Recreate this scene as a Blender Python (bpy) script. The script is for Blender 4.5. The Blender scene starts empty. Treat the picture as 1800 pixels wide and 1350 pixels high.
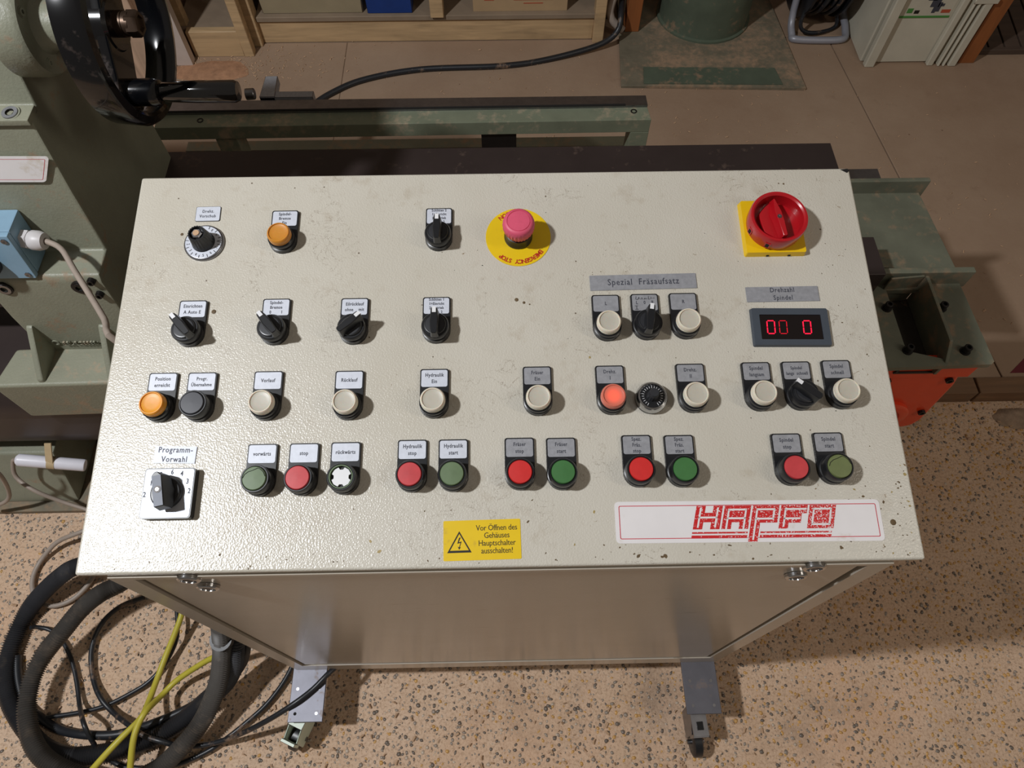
import bpy, bmesh, math, random
import numpy as np
from mathutils import Matrix, Vector, noise
random.seed(7); rng = np.random.default_rng(7)
S = bpy.context.scene
COL = S.collection
R = math.radians
# ------------------------------------------------------------------ camera
CR = np.array([[9.99822959e-01, -1.88158065e-02, 1.29299988e-04],
               [-1.64324336e-02, -8.76483149e-01, -4.81152017e-01],
               [9.16659254e-03, 4.81064709e-01, -8.76637165e-01]])      # camera right, down, forward
CC = np.array([0.00583936, -0.17400055, 1.50033955])
cam = bpy.data.cameras.new('camera'); camo = bpy.data.objects.new('camera', cam); COL.objects.link(camo)
m = Matrix.Identity(4)
for i in range(3):
    m[i][0] = CR[0][i]; m[i][1] = -CR[1][i]; m[i][2] = -CR[2][i]; m[i][3] = CC[i]
camo.matrix_world = m
cam.sensor_width = 36; cam.lens = 1248 / 1800 * 36; cam.clip_start = .02
S.camera = camo
# ------------------------------------------------------------------ world, lights, exposure
w = bpy.data.worlds.new('World'); S.world = w; w.use_nodes = True
w.node_tree.nodes['Background'].inputs[0].default_value = (1.0, .87, .74, 1)
w.node_tree.nodes['Background'].inputs[1].default_value = .135


def lamp(name, kind, loc, energy, color, size=.05, target=None, sy=None):
    l = bpy.data.lights.new(name, kind); l.energy = energy; l.color = color
    if kind == 'AREA':
        l.size = size
        if sy: l.shape = 'RECTANGLE'; l.size_y = sy
    else: l.shadow_soft_size = size
    o = bpy.data.objects.new(name, l); COL.objects.link(o); o.location = loc
    if target is not None:
        o.rotation_euler = (Vector(target) - Vector(loc)).to_track_quat('-Z', 'Y').to_euler()
    return o


lamp('ceiling_lamp', 'POINT', (-1.34, -.10, 2.6), 186, (.95, .97, 1), .06)
lamp('ceiling_tube', 'AREA', (1.9, -.5, 2.4), 9, (1, .9, .78), .12, (.7, .1, 0), 1.2)
S.view_settings.view_transform = 'Standard'; S.view_settings.look = 'None'
S.view_settings.gamma = 1; S.view_settings.use_curve_mapping = False
S.view_settings.exposure = 0.0


# ------------------------------------------------------------------ pixel rays -> real points
def ray(px, py):
    return CR.T @ np.array([(px - 900) / 1248, (py - 675) / 1248, 1.])
def atz(px, py, z):
    d = ray(px, py); return Vector(CC + d * (z - CC[2]) / d[2])
def aty(px, py, y):
    d = ray(px, py); return Vector(CC + d * (y - CC[1]) / d[1])
def atx(px, py, x):
    d = ray(px, py); return Vector(CC + d * (x - CC[0]) / d[0])


TAU = 0.1814265127944504; Z0 = .817
PD = Vector((0, math.cos(TAU), math.sin(TAU))); PN = Vector((0, -math.sin(TAU), math.cos(TAU))); PO = Vector((0, 0, Z0))
def puv(px, py, h=0):
    d = Vector(ray(px, py)); c = Vector(CC)
    t = ((PO + PN * h - c) @ PN) / (d @ PN); P = c + d * t - PO
    return P.x, P @ PD
def PM(u, v, h=0, rot=0):
    b = Matrix.Identity(4)
    for i in range(3):
        b[i][0] = (1, 0, 0)[i]; b[i][1] = PD[i]; b[i][2] = PN[i]; b[i][3] = (PO + Vector((1, 0, 0)) * u + PD * v + PN * h)[i]
    return b @ Matrix.Rotation(R(rot), 4, 'Z')


# ------------------------------------------------------------------ materials
def srgb(c):
    return tuple((x / 255 / 12.92 if x <= 10 else ((x / 255 + .055) / 1.055) ** 2.4) for x in c) + (1,)


class NT:
    def __init__(s, mt):
        s.t = mt.node_tree; s.n = s.t.nodes; s.l = s.t.links
        s.bsdf = s.n['Principled BSDF']; s._co = None
    def co(s):
        if not s._co: s._co = s.n.new('ShaderNodeTexCoord')
        return s._co.outputs['Object']
    def geo(s):
        g = s.n.new('ShaderNodeNewGeometry'); return g.outputs['Position']
    def noise(s, scale, detail=3, rough=.6, vec=None, dist=0):
        x = s.n.new('ShaderNodeTexNoise'); x.inputs['Scale'].default_value = scale
        x.inputs['Detail'].default_value = detail; x.inputs['Roughness'].default_value = rough
        x.inputs['Distortion'].default_value = dist
        s.l.new(vec or s.geo(), x.inputs['Vector']); return x.outputs['Fac']
    def ramp(s, fac, a, b, c0=(0, 0, 0, 1), c1=(1, 1, 1, 1)):
        x = s.n.new('ShaderNodeValToRGB'); x.color_ramp.elements[0].position = a; x.color_ramp.elements[1].position = b
        x.color_ramp.elements[0].color = c0; x.color_ramp.elements[1].color = c1
        s.l.new(fac, x.inputs[0]); return x.outputs[0]
    def mix(s, fac, a, b, mode='MIX'):
        x = s.n.new('ShaderNodeMix'); x.data_type = 'RGBA'; x.blend_type = mode
        for v, i in ((fac, 0), (a, 6), (b, 7)):
            if isinstance(v, (int, float)): x.inputs[i].default_value = v
            elif isinstance(v, tuple): x.inputs[i].default_value = v
            else: s.l.new(v, x.inputs[i])
        return x.outputs[2]
    def math(s, op, a, b=0.):
        x = s.n.new('ShaderNodeMath'); x.operation = op
        for v, i in ((a, 0), (b, 1)):
            if isinstance(v, (int, float)): x.inputs[i].default_value = v
            else: s.l.new(v, x.inputs[i])
        return x.outputs[0]
    def voro(s, scale, feature='F1', out='Distance', vec=None, rnd=1.):
        x = s.n.new('ShaderNodeTexVoronoi'); x.feature = feature; x.inputs['Scale'].default_value = scale
        x.inputs['Randomness'].default_value = rnd
        s.l.new(vec or s.geo(), x.inputs['Vector']); return x.outputs[out]
    def scaled(s, sc):
        x = s.n.new('ShaderNodeMapping'); x.inputs['Scale'].default_value = sc
        s.l.new(s.geo(), x.inputs['Vector']); return x.outputs[0]
    def bump(s, h, strength, dist=.001):
        x = s.n.new('ShaderNodeBump'); x.inputs['Strength'].default_value = strength; x.inputs['Distance'].default_value = dist
        s.l.new(h, x.inputs['Height'])
        if s.bsdf.inputs['Normal'].links: s.l.new(s.bsdf.inputs['Normal'].links[0].from_socket, x.inputs['Normal'])
        s.l.new(x.outputs[0], s.bsdf.inputs['Normal'])
    def color(s, c): s.l.new(c, s.bsdf.inputs['Base Color'])


def mat(name, rgb, rough=.5, metal=0., spec=.5, emit=None, es=1., coat=0., var=.06, vscale=30, dust=0., dustc=(150, 120, 95), bump=0., bscale=300, trans=0., grain=None):
    mt = bpy.data.materials.new(name); mt.use_nodes = True; k = NT(mt); b = k.bsdf
    base = srgb(rgb)
    b.inputs['Base Color'].default_value = base; b.inputs['Roughness'].default_value = rough
    b.inputs['Metallic'].default_value = metal; b.inputs['Specular IOR Level'].default_value = spec
    b.inputs['Coat Weight'].default_value = coat
    if trans: b.inputs['Transmission Weight'].default_value = trans
    c = base
    if grain:
        f = k.noise(1, 4, .6, k.scaled(grain), .6)
        c = k.mix(k.ramp(f, .35, .7), base, srgb(tuple(v * .72 for v in rgb)))
    if var:
        f = k.noise(vscale, 4)
        c = k.mix(k.ramp(f, .3, .75), c, tuple(v * (1 - var * 3) for v in base[:3]) + (1,))
    if dust:
        f = k.noise(9, 6, .7); g = k.noise(60, 3)
        ff = k.ramp(k.math('MULTIPLY', f, k.math('ADD', g, .5)), .62 - dust * .3, .80 - dust * .2)
        c = k.mix(k.math('MULTIPLY', ff, .85), c, srgb(dustc))
        rr = k.math('ADD', k.math('MULTIPLY', ff, .35), rough); k.l.new(rr, b.inputs['Roughness'])
    if not isinstance(c, tuple): k.color(c)
    if bump: k.bump(k.noise(bscale, 3), bump)
    if emit:
        b.inputs['Emission Color'].default_value = srgb(emit); b.inputs['Emission Strength'].default_value = es
    return mt


def mat_console():
    mt = bpy.data.materials.new('console_paint'); mt.use_nodes = True; k = NT(mt); b = k.bsdf
    base = srgb((200, 195, 183))
    c = k.mix(k.ramp(k.noise(5, 4), .3, .7), base, srgb((190, 184, 170)))
    # brown smudges, chips and scratches in the paint, thicker towards the lower right
    sp = k.n.new('ShaderNodeSeparateXYZ'); k.l.new(k.geo(), sp.inputs[0])
    grad = k.ramp(k.math('ADD', sp.outputs[0], k.math('MULTIPLY', sp.outputs[1], -.6)), -.5, .45)
    sm = k.ramp(k.math('MULTIPLY', k.noise(11, 6, .72), k.math('ADD', k.noise(70, 3), .45)), .56, .74)
    c = k.mix(k.math('MULTIPLY', sm, .26), c, srgb((150, 132, 106)))
    th = k.math('ADD', k.math('MULTIPLY', grad, .055), .53)
    chip = k.math('GREATER_THAN', k.math('ADD', k.noise(38, 5, .8, None, .8), th), 1.238)
    c = k.mix(chip, c, srgb((120, 96, 62)))
    v = k.voro(55); pt = k.math('LESS_THAN', v, .055)
    pt = k.math('MULTIPLY', pt, k.math('GREATER_THAN', k.noise(25, 2), .53))
    c = k.mix(k.math('MULTIPLY', pt, .85), c, srgb((84, 66, 48)))
    # hair scratches
    sc = k.noise(1, 6, .6, k.scaled((26, 26, 26)), 2.2)
    ln = k.math('LESS_THAN', k.math('ABSOLUTE', k.math('SUBTRACT', sc, .5)), .0035)
    ln = k.math('MULTIPLY', ln, k.math('GREATER_THAN', k.noise(14, 2), .57))
    c = k.mix(k.math('MULTIPLY', ln, .6), c, srgb((110, 92, 72)))
    k.color(c)
    b.inputs['Roughness'].default_value = .30; b.inputs['Specular IOR Level'].default_value = .6
    k.bump(k.voro(620, 'SMOOTH_F1'), .34, .0009)
    return mt


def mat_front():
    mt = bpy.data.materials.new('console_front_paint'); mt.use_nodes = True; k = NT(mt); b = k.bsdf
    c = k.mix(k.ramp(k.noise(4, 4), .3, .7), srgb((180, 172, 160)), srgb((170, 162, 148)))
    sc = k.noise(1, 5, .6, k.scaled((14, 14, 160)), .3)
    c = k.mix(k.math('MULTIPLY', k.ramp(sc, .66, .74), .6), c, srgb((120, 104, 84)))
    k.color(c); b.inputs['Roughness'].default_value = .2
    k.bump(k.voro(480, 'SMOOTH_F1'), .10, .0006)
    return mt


def mat_concrete():
    mt = bpy.data.materials.new('washed_concrete'); mt.use_nodes = True; k = NT(mt)
    c = k.mix(k.ramp(k.noise(6, 6, .7), .3, .7), srgb((216, 188, 162)), srgb((200, 168, 138)))
    f = k.voro(75, 'F1', 'Distance', k.scaled((1, 1, 0)))
    ring = k.ramp(f, .30, .48)
    c = k.mix(k.math('MULTIPLY', ring, .0), c, srgb((90, 66, 48)))
    c = k.mix(k.ramp(k.noise(190, 4, .75), .48, .70), c, srgb((156, 126, 100)))
    c = k.mix(k.math('MULTIPLY', k.ramp(k.noise(2.2, 5, .7), .52, .7), .5), c, srgb((212, 170, 136)))
    c = k.mix(k.math('MULTIPLY', k.ramp(k.noise(5, 6, .7), .54, .72), .45), c, srgb((128, 108, 92)))
    k.color(c); k.bsdf.inputs['Roughness'].default_value = .8
    k.bump(k.noise(220, 4), .7, .003)
    return mt


def mat_board():
    mt = bpy.data.materials.new('dusty_chipboard'); mt.use_nodes = True; k = NT(mt)
    c = k.mix(k.ramp(k.noise(2.5, 6, .65), .3, .72), srgb((160, 136, 114)), srgb((142, 116, 94)))
    c = k.mix(k.math('MULTIPLY', k.ramp(k.noise(14, 6, .75), .58, .78), .4), c, srgb((120, 94, 74)))
    c = k.mix(k.math('MULTIPLY', k.math('LESS_THAN', k.voro(9), .035), .6), c, srgb((100, 72, 52)))
    k.color(c); k.bsdf.inputs['Roughness'].default_value = .75
    k.bump(k.noise(90, 4), .25, .002)
    return mt


def mat_sticker_red():
    mt = bpy.data.materials.new('worn_red_print'); mt.use_nodes = True; k = NT(mt)
    sp = k.n.new('ShaderNodeSeparateXYZ'); k.l.new(k.geo(), sp.inputs[0])
    g = k.math('MULTIPLY', k.math('SUBTRACT', sp.outputs[0], .22), .55)
    f = k.math('GREATER_THAN', k.math('ADD', k.noise(700, 2), g), .63)
    k.color(k.mix(f, srgb((196, 32, 34)), srgb((226, 214, 214)))); k.bsdf.inputs['Roughness'].default_value = .4
    return mt


def mat_lens(name, rgb):
    mt = mat(name, rgb, .42, coat=.0, var=.03, vscale=60)
    mt.node_tree.nodes['Principled BSDF'].inputs['Subsurface Weight'].default_value = .25
    mt.node_tree.nodes['Principled BSDF'].inputs['Subsurface Scale'].default_value = .004
    return mt


def mat_lit_lens():
    mt = mat('lit_red_lens', (206, 112, 92), .35, coat=.1, var=0); k = NT(mt)
    v = k.n.new('ShaderNodeMapping'); v.vector_type = 'TEXTURE'
    g = k.n.new('ShaderNodeTexGradient'); g.gradient_type = 'SPHERICAL'
    v.inputs['Scale'].default_value = (.0095, .0095, .0095)
    k.l.new(k.co(), v.inputs[0]); k.l.new(v.outputs[0], g.inputs[0])
    k.l.new(k.ramp(g.outputs['Fac'], 0, .8, srgb((30, 6, 4)), srgb((255, 52, 10))), k.bsdf.inputs['Emission Color'])
    k.bsdf.inputs['Emission Strength'].default_value = .8
    return mt


M = dict(
    console=mat_console(), front=mat_front(), concrete=mat_concrete(), board=mat_board(), redprint=mat_sticker_red(),
    black=mat('black_plastic', (26, 27, 30), .34, var=.05), blackm=mat('matt_black_plastic', (38, 39, 43), .5, var=.05),
    blackg=mat('glossy_black_enamel', (8, 9, 12), .17, coat=.4, var=0, dust=.16, dustc=(84, 72, 66)),
    handle=mat('glossy_black_handle', (8, 8, 9), .1, coat=1, var=0),
    legend=mat('legend_sheen_aluminium', (206, 210, 220), .5, .12, var=.04, vscale=200),  # lamp's bluish-white reflection on the left-hand plates, put into the colour
    legendg=mat('legend_no_sheen_aluminium', (160, 161, 166), .5, .25, var=.08, vscale=200, bump=.1, bscale=900),  # same aluminium, greyer copy for plates outside the lamp's reflection
    ink=mat('engraved_ink', (60, 62, 72), .6, var=0), inkb=mat('black_ink', (24, 20, 14), .6, var=0),
    pen=mat('handwritten_pen', (38, 38, 48), .6, var=0),
    red=mat('red_button', (205, 42, 40), .45, var=.04, vscale=90), redf=mat('faded_red_button', (196, 62, 66), .5, var=.06, vscale=90),
    green=mat('green_button', (62, 112, 60), .45, var=.04, vscale=90), greenf=mat('faded_green_button', (98, 118, 84), .5, var=.06, vscale=90),
    greeno=mat('olive_green_button', (106, 116, 72), .5, var=.06, vscale=90),
    greycap=mat('dark_grey_button', (62, 63, 69), .5, var=.05), lens=mat_lens('milky_lens', (222, 213, 194)),
    lensi=mat_lens('milky_lens_centre', (188, 182, 168)), amber=mat_lens('amber_lens', (226, 152, 30)), amberd=mat_lens('dusty_amber_lens', (200, 134, 44)), lit=mat_lit_lens(),
    white=mat('white_plastic', (226, 226, 228), .4, var=.02), pink=mat('faded_pink_red', (214, 84, 112), .5, var=.05, vscale=80),
    yellow=mat('yellow_plastic', (232, 190, 10), .38, var=.03), yfoil=mat('yellow_foil', (228, 192, 14), .42, var=.03, dust=.08, dustc=(120, 90, 40)),
    rred=mat('red_switch_plastic', (176, 20, 30), .28, coat=.3, var=.03), redink=mat('red_ink', (176, 40, 20), .5, var=0),
    stick=mat('white_sticker', (226, 222, 222), .35, var=.02, dust=.12, dustc=(190, 176, 150)), rim=mat('red_thin_print', (196, 50, 66), .5, var=0),
    stripg=mat('grey_strip', (120, 124, 134), .55, .1, var=.08), sawdust=mat('red_sawdust', (176, 132, 100), .9, var=.12, vscale=60, bump=1., bscale=240), sawdust2=mat('grey_sawdust', (172, 148, 126), .9, var=.15, vscale=50, bump=1., bscale=200), chipd=mat('chipped_brown', (104, 84, 56), .7, var=.15, vscale=200), drop=mat('ochre_drop', (168, 146, 92), .5, var=.1, vscale=200), chrome=mat('chrome', (205, 206, 208), .16, 1, var=.1, vscale=60), steel=mat('bare_steel', (150, 150, 154), .36, 1, var=.08, vscale=60),
    polish=mat('polished_scale_plate', (196, 200, 208), .52, .55, var=.02), bezel=mat('slate_bezel', (66, 73, 82), .45, var=.03),
    screen=mat('dark_red_screen', (14, 6, 8), .08, coat=.6, var=0), led=mat('red_led', (255, 30, 50), .4, emit=(255, 16, 60), es=1.3, var=0),
    ledd=mat('dim_red_led', (200, 20, 40), .4, emit=(215, 10, 40), es=.6, var=0),
    gmach=mat('green_hammer_paint', (138, 139, 121), .42, var=.06, vscale=12, bump=.5, bscale=260, dust=.06, dustc=(150, 118, 92)),
    gmachd=mat('green_hammer_paint_dusty', (140, 140, 121), .5, var=.06, vscale=12, bump=.5, bscale=260, dust=.42, dustc=(176, 144, 116)),
    gframe=mat('green_frame_paint', (120, 126, 106), .5, var=.08, vscale=14, dust=.32, dustc=(164, 146, 122), bump=.15),
    gplate=mat('green_bracket_paint', (106, 108, 92), .5, var=.1, vscale=14, dust=.3, dustc=(142, 116, 90), bump=.15),
    gdark=mat('green_bin_paint', (88, 98, 82), .6, var=.1, vscale=12, dust=.2), bed=mat('dark_bed_steel', (62, 52, 50), .42, .3, var=.08, vscale=8, dust=.1, dustc=(104, 86, 74)),
    gplate2=mat('dusty_floor_plate', (118, 110, 92), .7, var=.1, dust=.6, dustc=(160, 132, 106)), trough=mat('shaded_trough', (52, 46, 38), .8, var=.1, dust=.1), bolt=mat('dark_bolt', (50, 47, 46), .4, .7), brnbolt=mat('browned_steel', (80, 64, 52), .4, .7),  # trough colour carries the shade inside the bracket opening
    orange=mat('orange_paint', (226, 68, 28), .32, coat=.3, var=.03), legplate=mat('grey_zinc_plate', (112, 112, 120), .45, .6, var=.08, vscale=25, dust=.2, dustc=(150, 124, 100)),
    hole=mat('dark_hole', (18, 16, 14), .9, var=0), pgreen=mat('pale_green_plastic', (206, 220, 202), .4, var=.03),
    bluebox=mat('grey_blue_enamel', (128, 160, 182), .42, var=.04, bump=.1), gland=mat('light_grey_nylon', (200, 196, 196), .42, var=.03),
    cablegrey=mat('grey_cable', (160, 146, 134), .5, var=.05), cableblk=mat('black_cable', (34, 36, 40), .38, var=.05, dust=.08),
    conduit=mat('black_conduit', (62, 62, 65), .38, var=.05, dust=.2, dustc=(92, 84, 76)), conduitd=mat('dusty_conduit', (86, 82, 78), .45, var=.05, dust=.3, dustc=(116, 104, 92)),
    cableyel=mat('yellow_cable', (190, 178, 62), .45, var=.05), tubew=mat('white_tube', (226, 224, 232), .35, var=.03), tape=mat('masking_tape', (190, 166, 128), .7, var=.06),
    batten=mat('dirty_batten', (140, 106, 76), .75, var=.1, vscale=14, dust=.3, dustc=(120, 98, 78), grain=(4, 60, 60)), pine=mat('pine_wood', (204, 172, 130), .55, var=.05, vscale=8, grain=(5, 60, 60)), ply=mat('pale_wood_panel', (204, 172, 146), .6, var=.05, vscale=8, grain=(30, 5, 5)),
    brownwood=mat('brown_wood', (156, 92, 46), .6, var=.08, vscale=8, grain=(30, 30, 4)), dkwood=mat('dark_wood', (92, 66, 46), .6, var=.08, grain=(30, 30, 4)),
    greyshelf=mat('dusty_shelf', (142, 124, 104), .8, var=.08, vscale=12), card=mat('cardboard', (178, 150, 114), .8, var=.05, vscale=12), cardg=mat('grey_card', (154, 140, 112), .8, var=.05, vscale=12),
    blue=mat('blue_box', (20, 56, 124), .5, var=.05), crate=mat('cream_crate', (196, 190, 172), .5, var=.05, vscale=10), greenink=mat('green_print', (70, 130, 60), .6, var=0),
    redcard=mat('red_card_print', (170, 76, 50), .7, var=0), peb1=mat('pebble_grey', (156, 142, 128), .3, var=.1), peb2=mat('pebble_dark', (118, 106, 95), .28, var=.1),
    peb3=mat('pebble_amber', (206, 160, 96), .2, var=.1), peb4=mat('pebble_light', (196, 178, 158), .28, var=.1),
    chip=mat('wood_chips', (190, 156, 124), .8, var=.08), wall=mat('back_wall', (120, 92, 66), .8, var=.08, vscale=4), redpaint=mat('maroon_paint', (104, 22, 34), .6, var=.05, dust=.15),
    slat=mat('dark_slats', (84, 66, 54), .7, var=.08, grain=(4, 40, 40)), reelw=mat('white_tube_frame', (150, 150, 158), .4, .2, var=.03),
    plast=mat('white_door_panel', (196, 182, 172), .5, var=.03), paper=mat('crate_label_paper', (190, 184, 166), .6, var=.03))


# ------------------------------------------------------------------ mesh builders (world coordinates)
class B:
    """collects shapes with material slots, in world coordinates"""
    def __init__(s): s.v = []; s.f = []; s.mi = []; s.mats = []
    def slot(s, mt):
        if mt not in s.mats: s.mats.append(mt)
        return s.mats.index(mt)
    def raw(s, vs, fs, mt, X=None):
        o = len(s.v); k = s.slot(mt)
        for v in vs:
            v = Vector(v); s.v.append(X @ v if X is not None else v)
        for f in fs: s.f.append([i + o for i in f]); s.mi.append(k)
        return s
    def box(s, x0, x1, y0, y1, z0, z1, mt, X=None):
        vs = [(x, y, z) for z in (z0, z1) for y in (y0, y1) for x in (x0, x1)]
        return s.raw(vs, [(0, 2, 3, 1), (4, 5, 7, 6), (0, 1, 5, 4), (2, 6, 7, 3), (0, 4, 6, 2), (1, 3, 7, 5)], mt, X)
    def prism(s, pts, z0, z1, mt, X=None, top=None):
        n = len(pts); top = top or pts
        vs = [(p[0], p[1], z0) for p in pts] + [(p[0], p[1], z1) for p in top]
        return s.raw(vs, [tuple(range(n - 1, -1, -1)), tuple(range(n, 2 * n))] + [(i, (i + 1) % n, n + (i + 1) % n, n + i) for i in range(n)], mt, X)
    def lathe(s, prof, mt, X=None, seg=32, cap=True, star=0, sd=0., mts=None):
        n = len(prof); vs = []; fs = []
        for i in range(seg):
            a = 2 * math.pi * i / seg
            for j, (r, z) in enumerate(prof):
                rr = r
                if star and j in star: rr = r * (1 - (sd if i % 2 else 0))
                vs.append((rr * math.cos(a), rr * math.sin(a), z))
        for i in range(seg):
            k = (i + 1) % seg
            for j in range(n - 1): fs.append((i * n + j, k * n + j, k * n + j + 1, i * n + j + 1))
        if cap:
            fs.append(tuple(i * n for i in range(seg - 1, -1, -1))); fs.append(tuple(i * n + n - 1 for i in range(seg)))
        return s.raw(vs, fs, mt, X)
    def tube(s, pts, r, mt, seg=10, step=None, corr=0., smooth=True, close=False):
        P = [Vector(p) for p in pts]
        if smooth:
            Q = []; n = len(P)
            for i in range(n - 1):
                p0 = P[max(i - 1, 0)]; p1 = P[i]; p2 = P[i + 1]; p3 = P[min(i + 2, n - 1)]
                k = max(4, int((p2 - p1).length / (step or .012)))
                for j in range(k):
                    t = j / k
                    Q.append(.5 * ((2 * p1) + (p2 - p0) * t + (2 * p0 - 5 * p1 + 4 * p2 - p3) * t * t + (3 * p1 - p0 - 3 * p2 + p3) * t ** 3))
            Q.append(P[-1]); P = Q
        T = [(P[min(i + 1, len(P) - 1)] - P[max(i - 1, 0)]).normalized() for i in range(len(P))]
        N = T[0].orthogonal().normalized(); vs = []; fs = []
        for i, p in enumerate(P):
            N = (N - T[i] * (N @ T[i])).normalized(); Bn = T[i].cross(N)
            rr = r * (1 - (corr if i % 2 else 0))
            for j in range(seg):
                a = 2 * math.pi * j / seg; vs.append(p + (N * math.cos(a) + Bn * math.sin(a)) * rr)
        for i in range(len(P) - 1):
            for j in range(seg):
                k = (j + 1) % seg; fs.append((i * seg + j, i * seg + k, (i + 1) * seg + k, (i + 1) * seg + j))
        fs.append(tuple(range(seg - 1, -1, -1))); fs.append(tuple((len(P) - 1) * seg + j for j in range(seg)))
        return s.raw(vs, fs, mt)
    def text(s, body, size, mt, X, cx=0., cy=0., z=.0002, squash=1., spacing=1., align='CENTER', shear=0, thick=0., ext=0.):
        vs, fs = text_mesh(body, size, spacing, align, shear, thick, ext)
        return s.raw([(cx + v[0] * squash, cy + v[1], z + v[2]) for v in vs], fs, mt, X)
    def build(s, name, parent=None, bevel=0., bseg=2, sharp=38, origin=None, label=None, weld=False):
        me = bpy.data.meshes.new(name)
        if origin is None:
            a = np.array([tuple(v) for v in s.v]); origin = Vector((a.min(0) + a.max(0)) / 2)
            if parent is None: origin.z = a[:, 2].min()
        origin = Vector(origin)
        me.from_pydata([tuple(v - origin) for v in s.v], [], s.f)
        for mt in s.mats: me.materials.append(mt)
        me.polygons.foreach_set('material_index', s.mi)
        bm = bmesh.new(); bm.from_mesh(me)
        bmesh.ops.recalc_face_normals(bm, faces=bm.faces)
        if bevel:
            es = [e for e in bm.edges if len(e.link_faces) == 2 and e.calc_face_angle(0) > R(30)]
            bmesh.ops.bevel(bm, geom=es, offset=bevel, segments=bseg, affect='EDGES', profile=.5, clamp_overlap=True)
        for f in bm.faces: f.smooth = True
        for e in bm.edges:
            e.smooth = not (len(e.link_faces) == 2 and e.calc_face_angle(0) > R(sharp))
        bm.to_mesh(me); bm.free()
        o = bpy.data.objects.new(name, me); COL.objects.link(o)
        if bevel: wn = o.modifiers.new('wn', 'WEIGHTED_NORMAL'); wn.keep_sharp = True; wn.weight = 100
        place(o, origin, parent)
        if label: o['label'] = label
        return o


WL = {}
def place(o, wloc, parent):
    WL[o.name] = Vector(wloc)
    if parent is not None:
        o.parent = parent; o.location = Vector(wloc) - WL[parent.name]
    else: o.location = wloc


_tc = {}
def text_mesh(body, size, spacing=1., align='CENTER', shear=0, thick=0., ext=0.):
    k = (body, size, spacing, align, shear, thick, ext)
    if k not in _tc:
        cu = bpy.data.curves.new('t', 'FONT'); cu.body = body; cu.size = size; cu.space_character = spacing
        cu.align_x = align; cu.align_y = 'CENTER'; cu.resolution_u = 2; cu.shear = shear; cu.offset = thick; cu.fill_mode = 'BOTH' if ext else 'FRONT'; cu.extrude = ext; cu.dimensions = '2D' if not ext else '3D'
        ob = bpy.data.objects.new('t', cu); COL.objects.link(ob)
        dg = bpy.context.evaluated_depsgraph_get(); me = ob.evaluated_get(dg).to_mesh()
        _tc[k] = ([tuple(v.co) for v in me.vertices], [tuple(p.vertices) for p in me.polygons])
        ob.evaluated_get(dg).to_mesh_clear(); bpy.data.objects.remove(ob); bpy.data.curves.remove(cu)
    return _tc[k]


def empty(name, loc, label, cat, group=None, parent=None):
    o = bpy.data.objects.new(name, None); COL.objects.link(o); o.empty_display_size = .05
    place(o, Vector(loc), parent)
    return tag(o, label, cat, group)
def tag(o, label=None, cat=None, group=None, kind=None):
    if label: o['label'] = label
    if cat: o['category'] = cat
    if group: o['group'] = group
    if kind: o['kind'] = kind
    return o


def rrect(w, h, r, n=4, cx=0, cy=0):
    pts = []
    for sx, sy, a0 in ((1, 1, 0), (-1, 1, 90), (-1, -1, 180), (1, -1, 270)):
        for i in range(n + 1):
            a = R(a0 + 90 * i / n); pts.append((cx + sx * (w / 2 - r) + r * math.cos(a), cy + sy * (h / 2 - r) + r * math.sin(a)))
    return pts
def ring_band(b, po, pi_, z, mt, X):
    n = len(po); b.raw([(p[0], p[1], z) for p in po] + [(p[0], p[1], z) for p in pi_], [(i, (i + 1) % n, n + (i + 1) % n, n + i) for i in range(n)], mt, X)
def Tm(x, y, z): return Matrix.Translation((x, y, z))
def axisM(o, d):
    """frame with local z along d"""
    return Matrix.Translation(Vector(o)) @ Vector(d).to_track_quat('Z', 'Y').to_matrix().to_4x4()


# ================================================================== SETTING
ZF = .04      # top of the raised chipboard floor
b = B(); b.box(-2.6, 2.6, -1.2, 2.9, -.06, 0, M['concrete'])
floor = b.build('floor'); tag(floor, kind='structure')
FYB = .625
seamx0, seamx1 = 1.096, 1.134
def slab(x0a, x0b, x1a, x1b, y0, y1):   # quad board, a = back x, b = front x
    bb = B(); bb.prism([(x0b, y0), (x1b, y0), (x1a, y1), (x0a, y1)], .018, ZF, M['board'])
    return bb.build('floor_board', floor, bevel=.0015, bseg=1)
slab(-2.5, -2.5, -.4806, -.4806, FYB, 1.88)
slab(-.4798, -.4798, seamx0 - .0415, 1.176, FYB, 1.88)
slab(seamx0 - .038, 1.180, 2.5, 2.5, FYB, 1.88)
slab(-2.5, -2.5, .30, .30, 1.884, 2.85)
slab(.304, .304, 2.5, 2.5, 1.884, 2.85)
for x0, x1 in ((-2.5, 1.105), (1.11, 2.5)):
    bb = B(); bb.box(x0, x1, FYB - .045, FYB - .003, 0, .046, M['batten']); bb.build('floor_batten', floor, bevel=.002, bseg=1)
bb = B(); bb.box(-2.5, 2.5, FYB, 2.85, 0, .0175, M['dkwood']); bb.build('floor_underlay', floor)
b = B(); b.box(-2.6, 2.6, 2.86, 2.95, 0, 2.7, M['wall']); tag(b.build('wall_back'), kind='structure')
bb = B(); bb.prism([(1.20, FYB + .01), (2.2, FYB + .01), (2.2, .80), (1.28, .70)], ZF, ZF + .0008, M['redpaint']); bb.build('painted_strip', floor)


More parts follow.
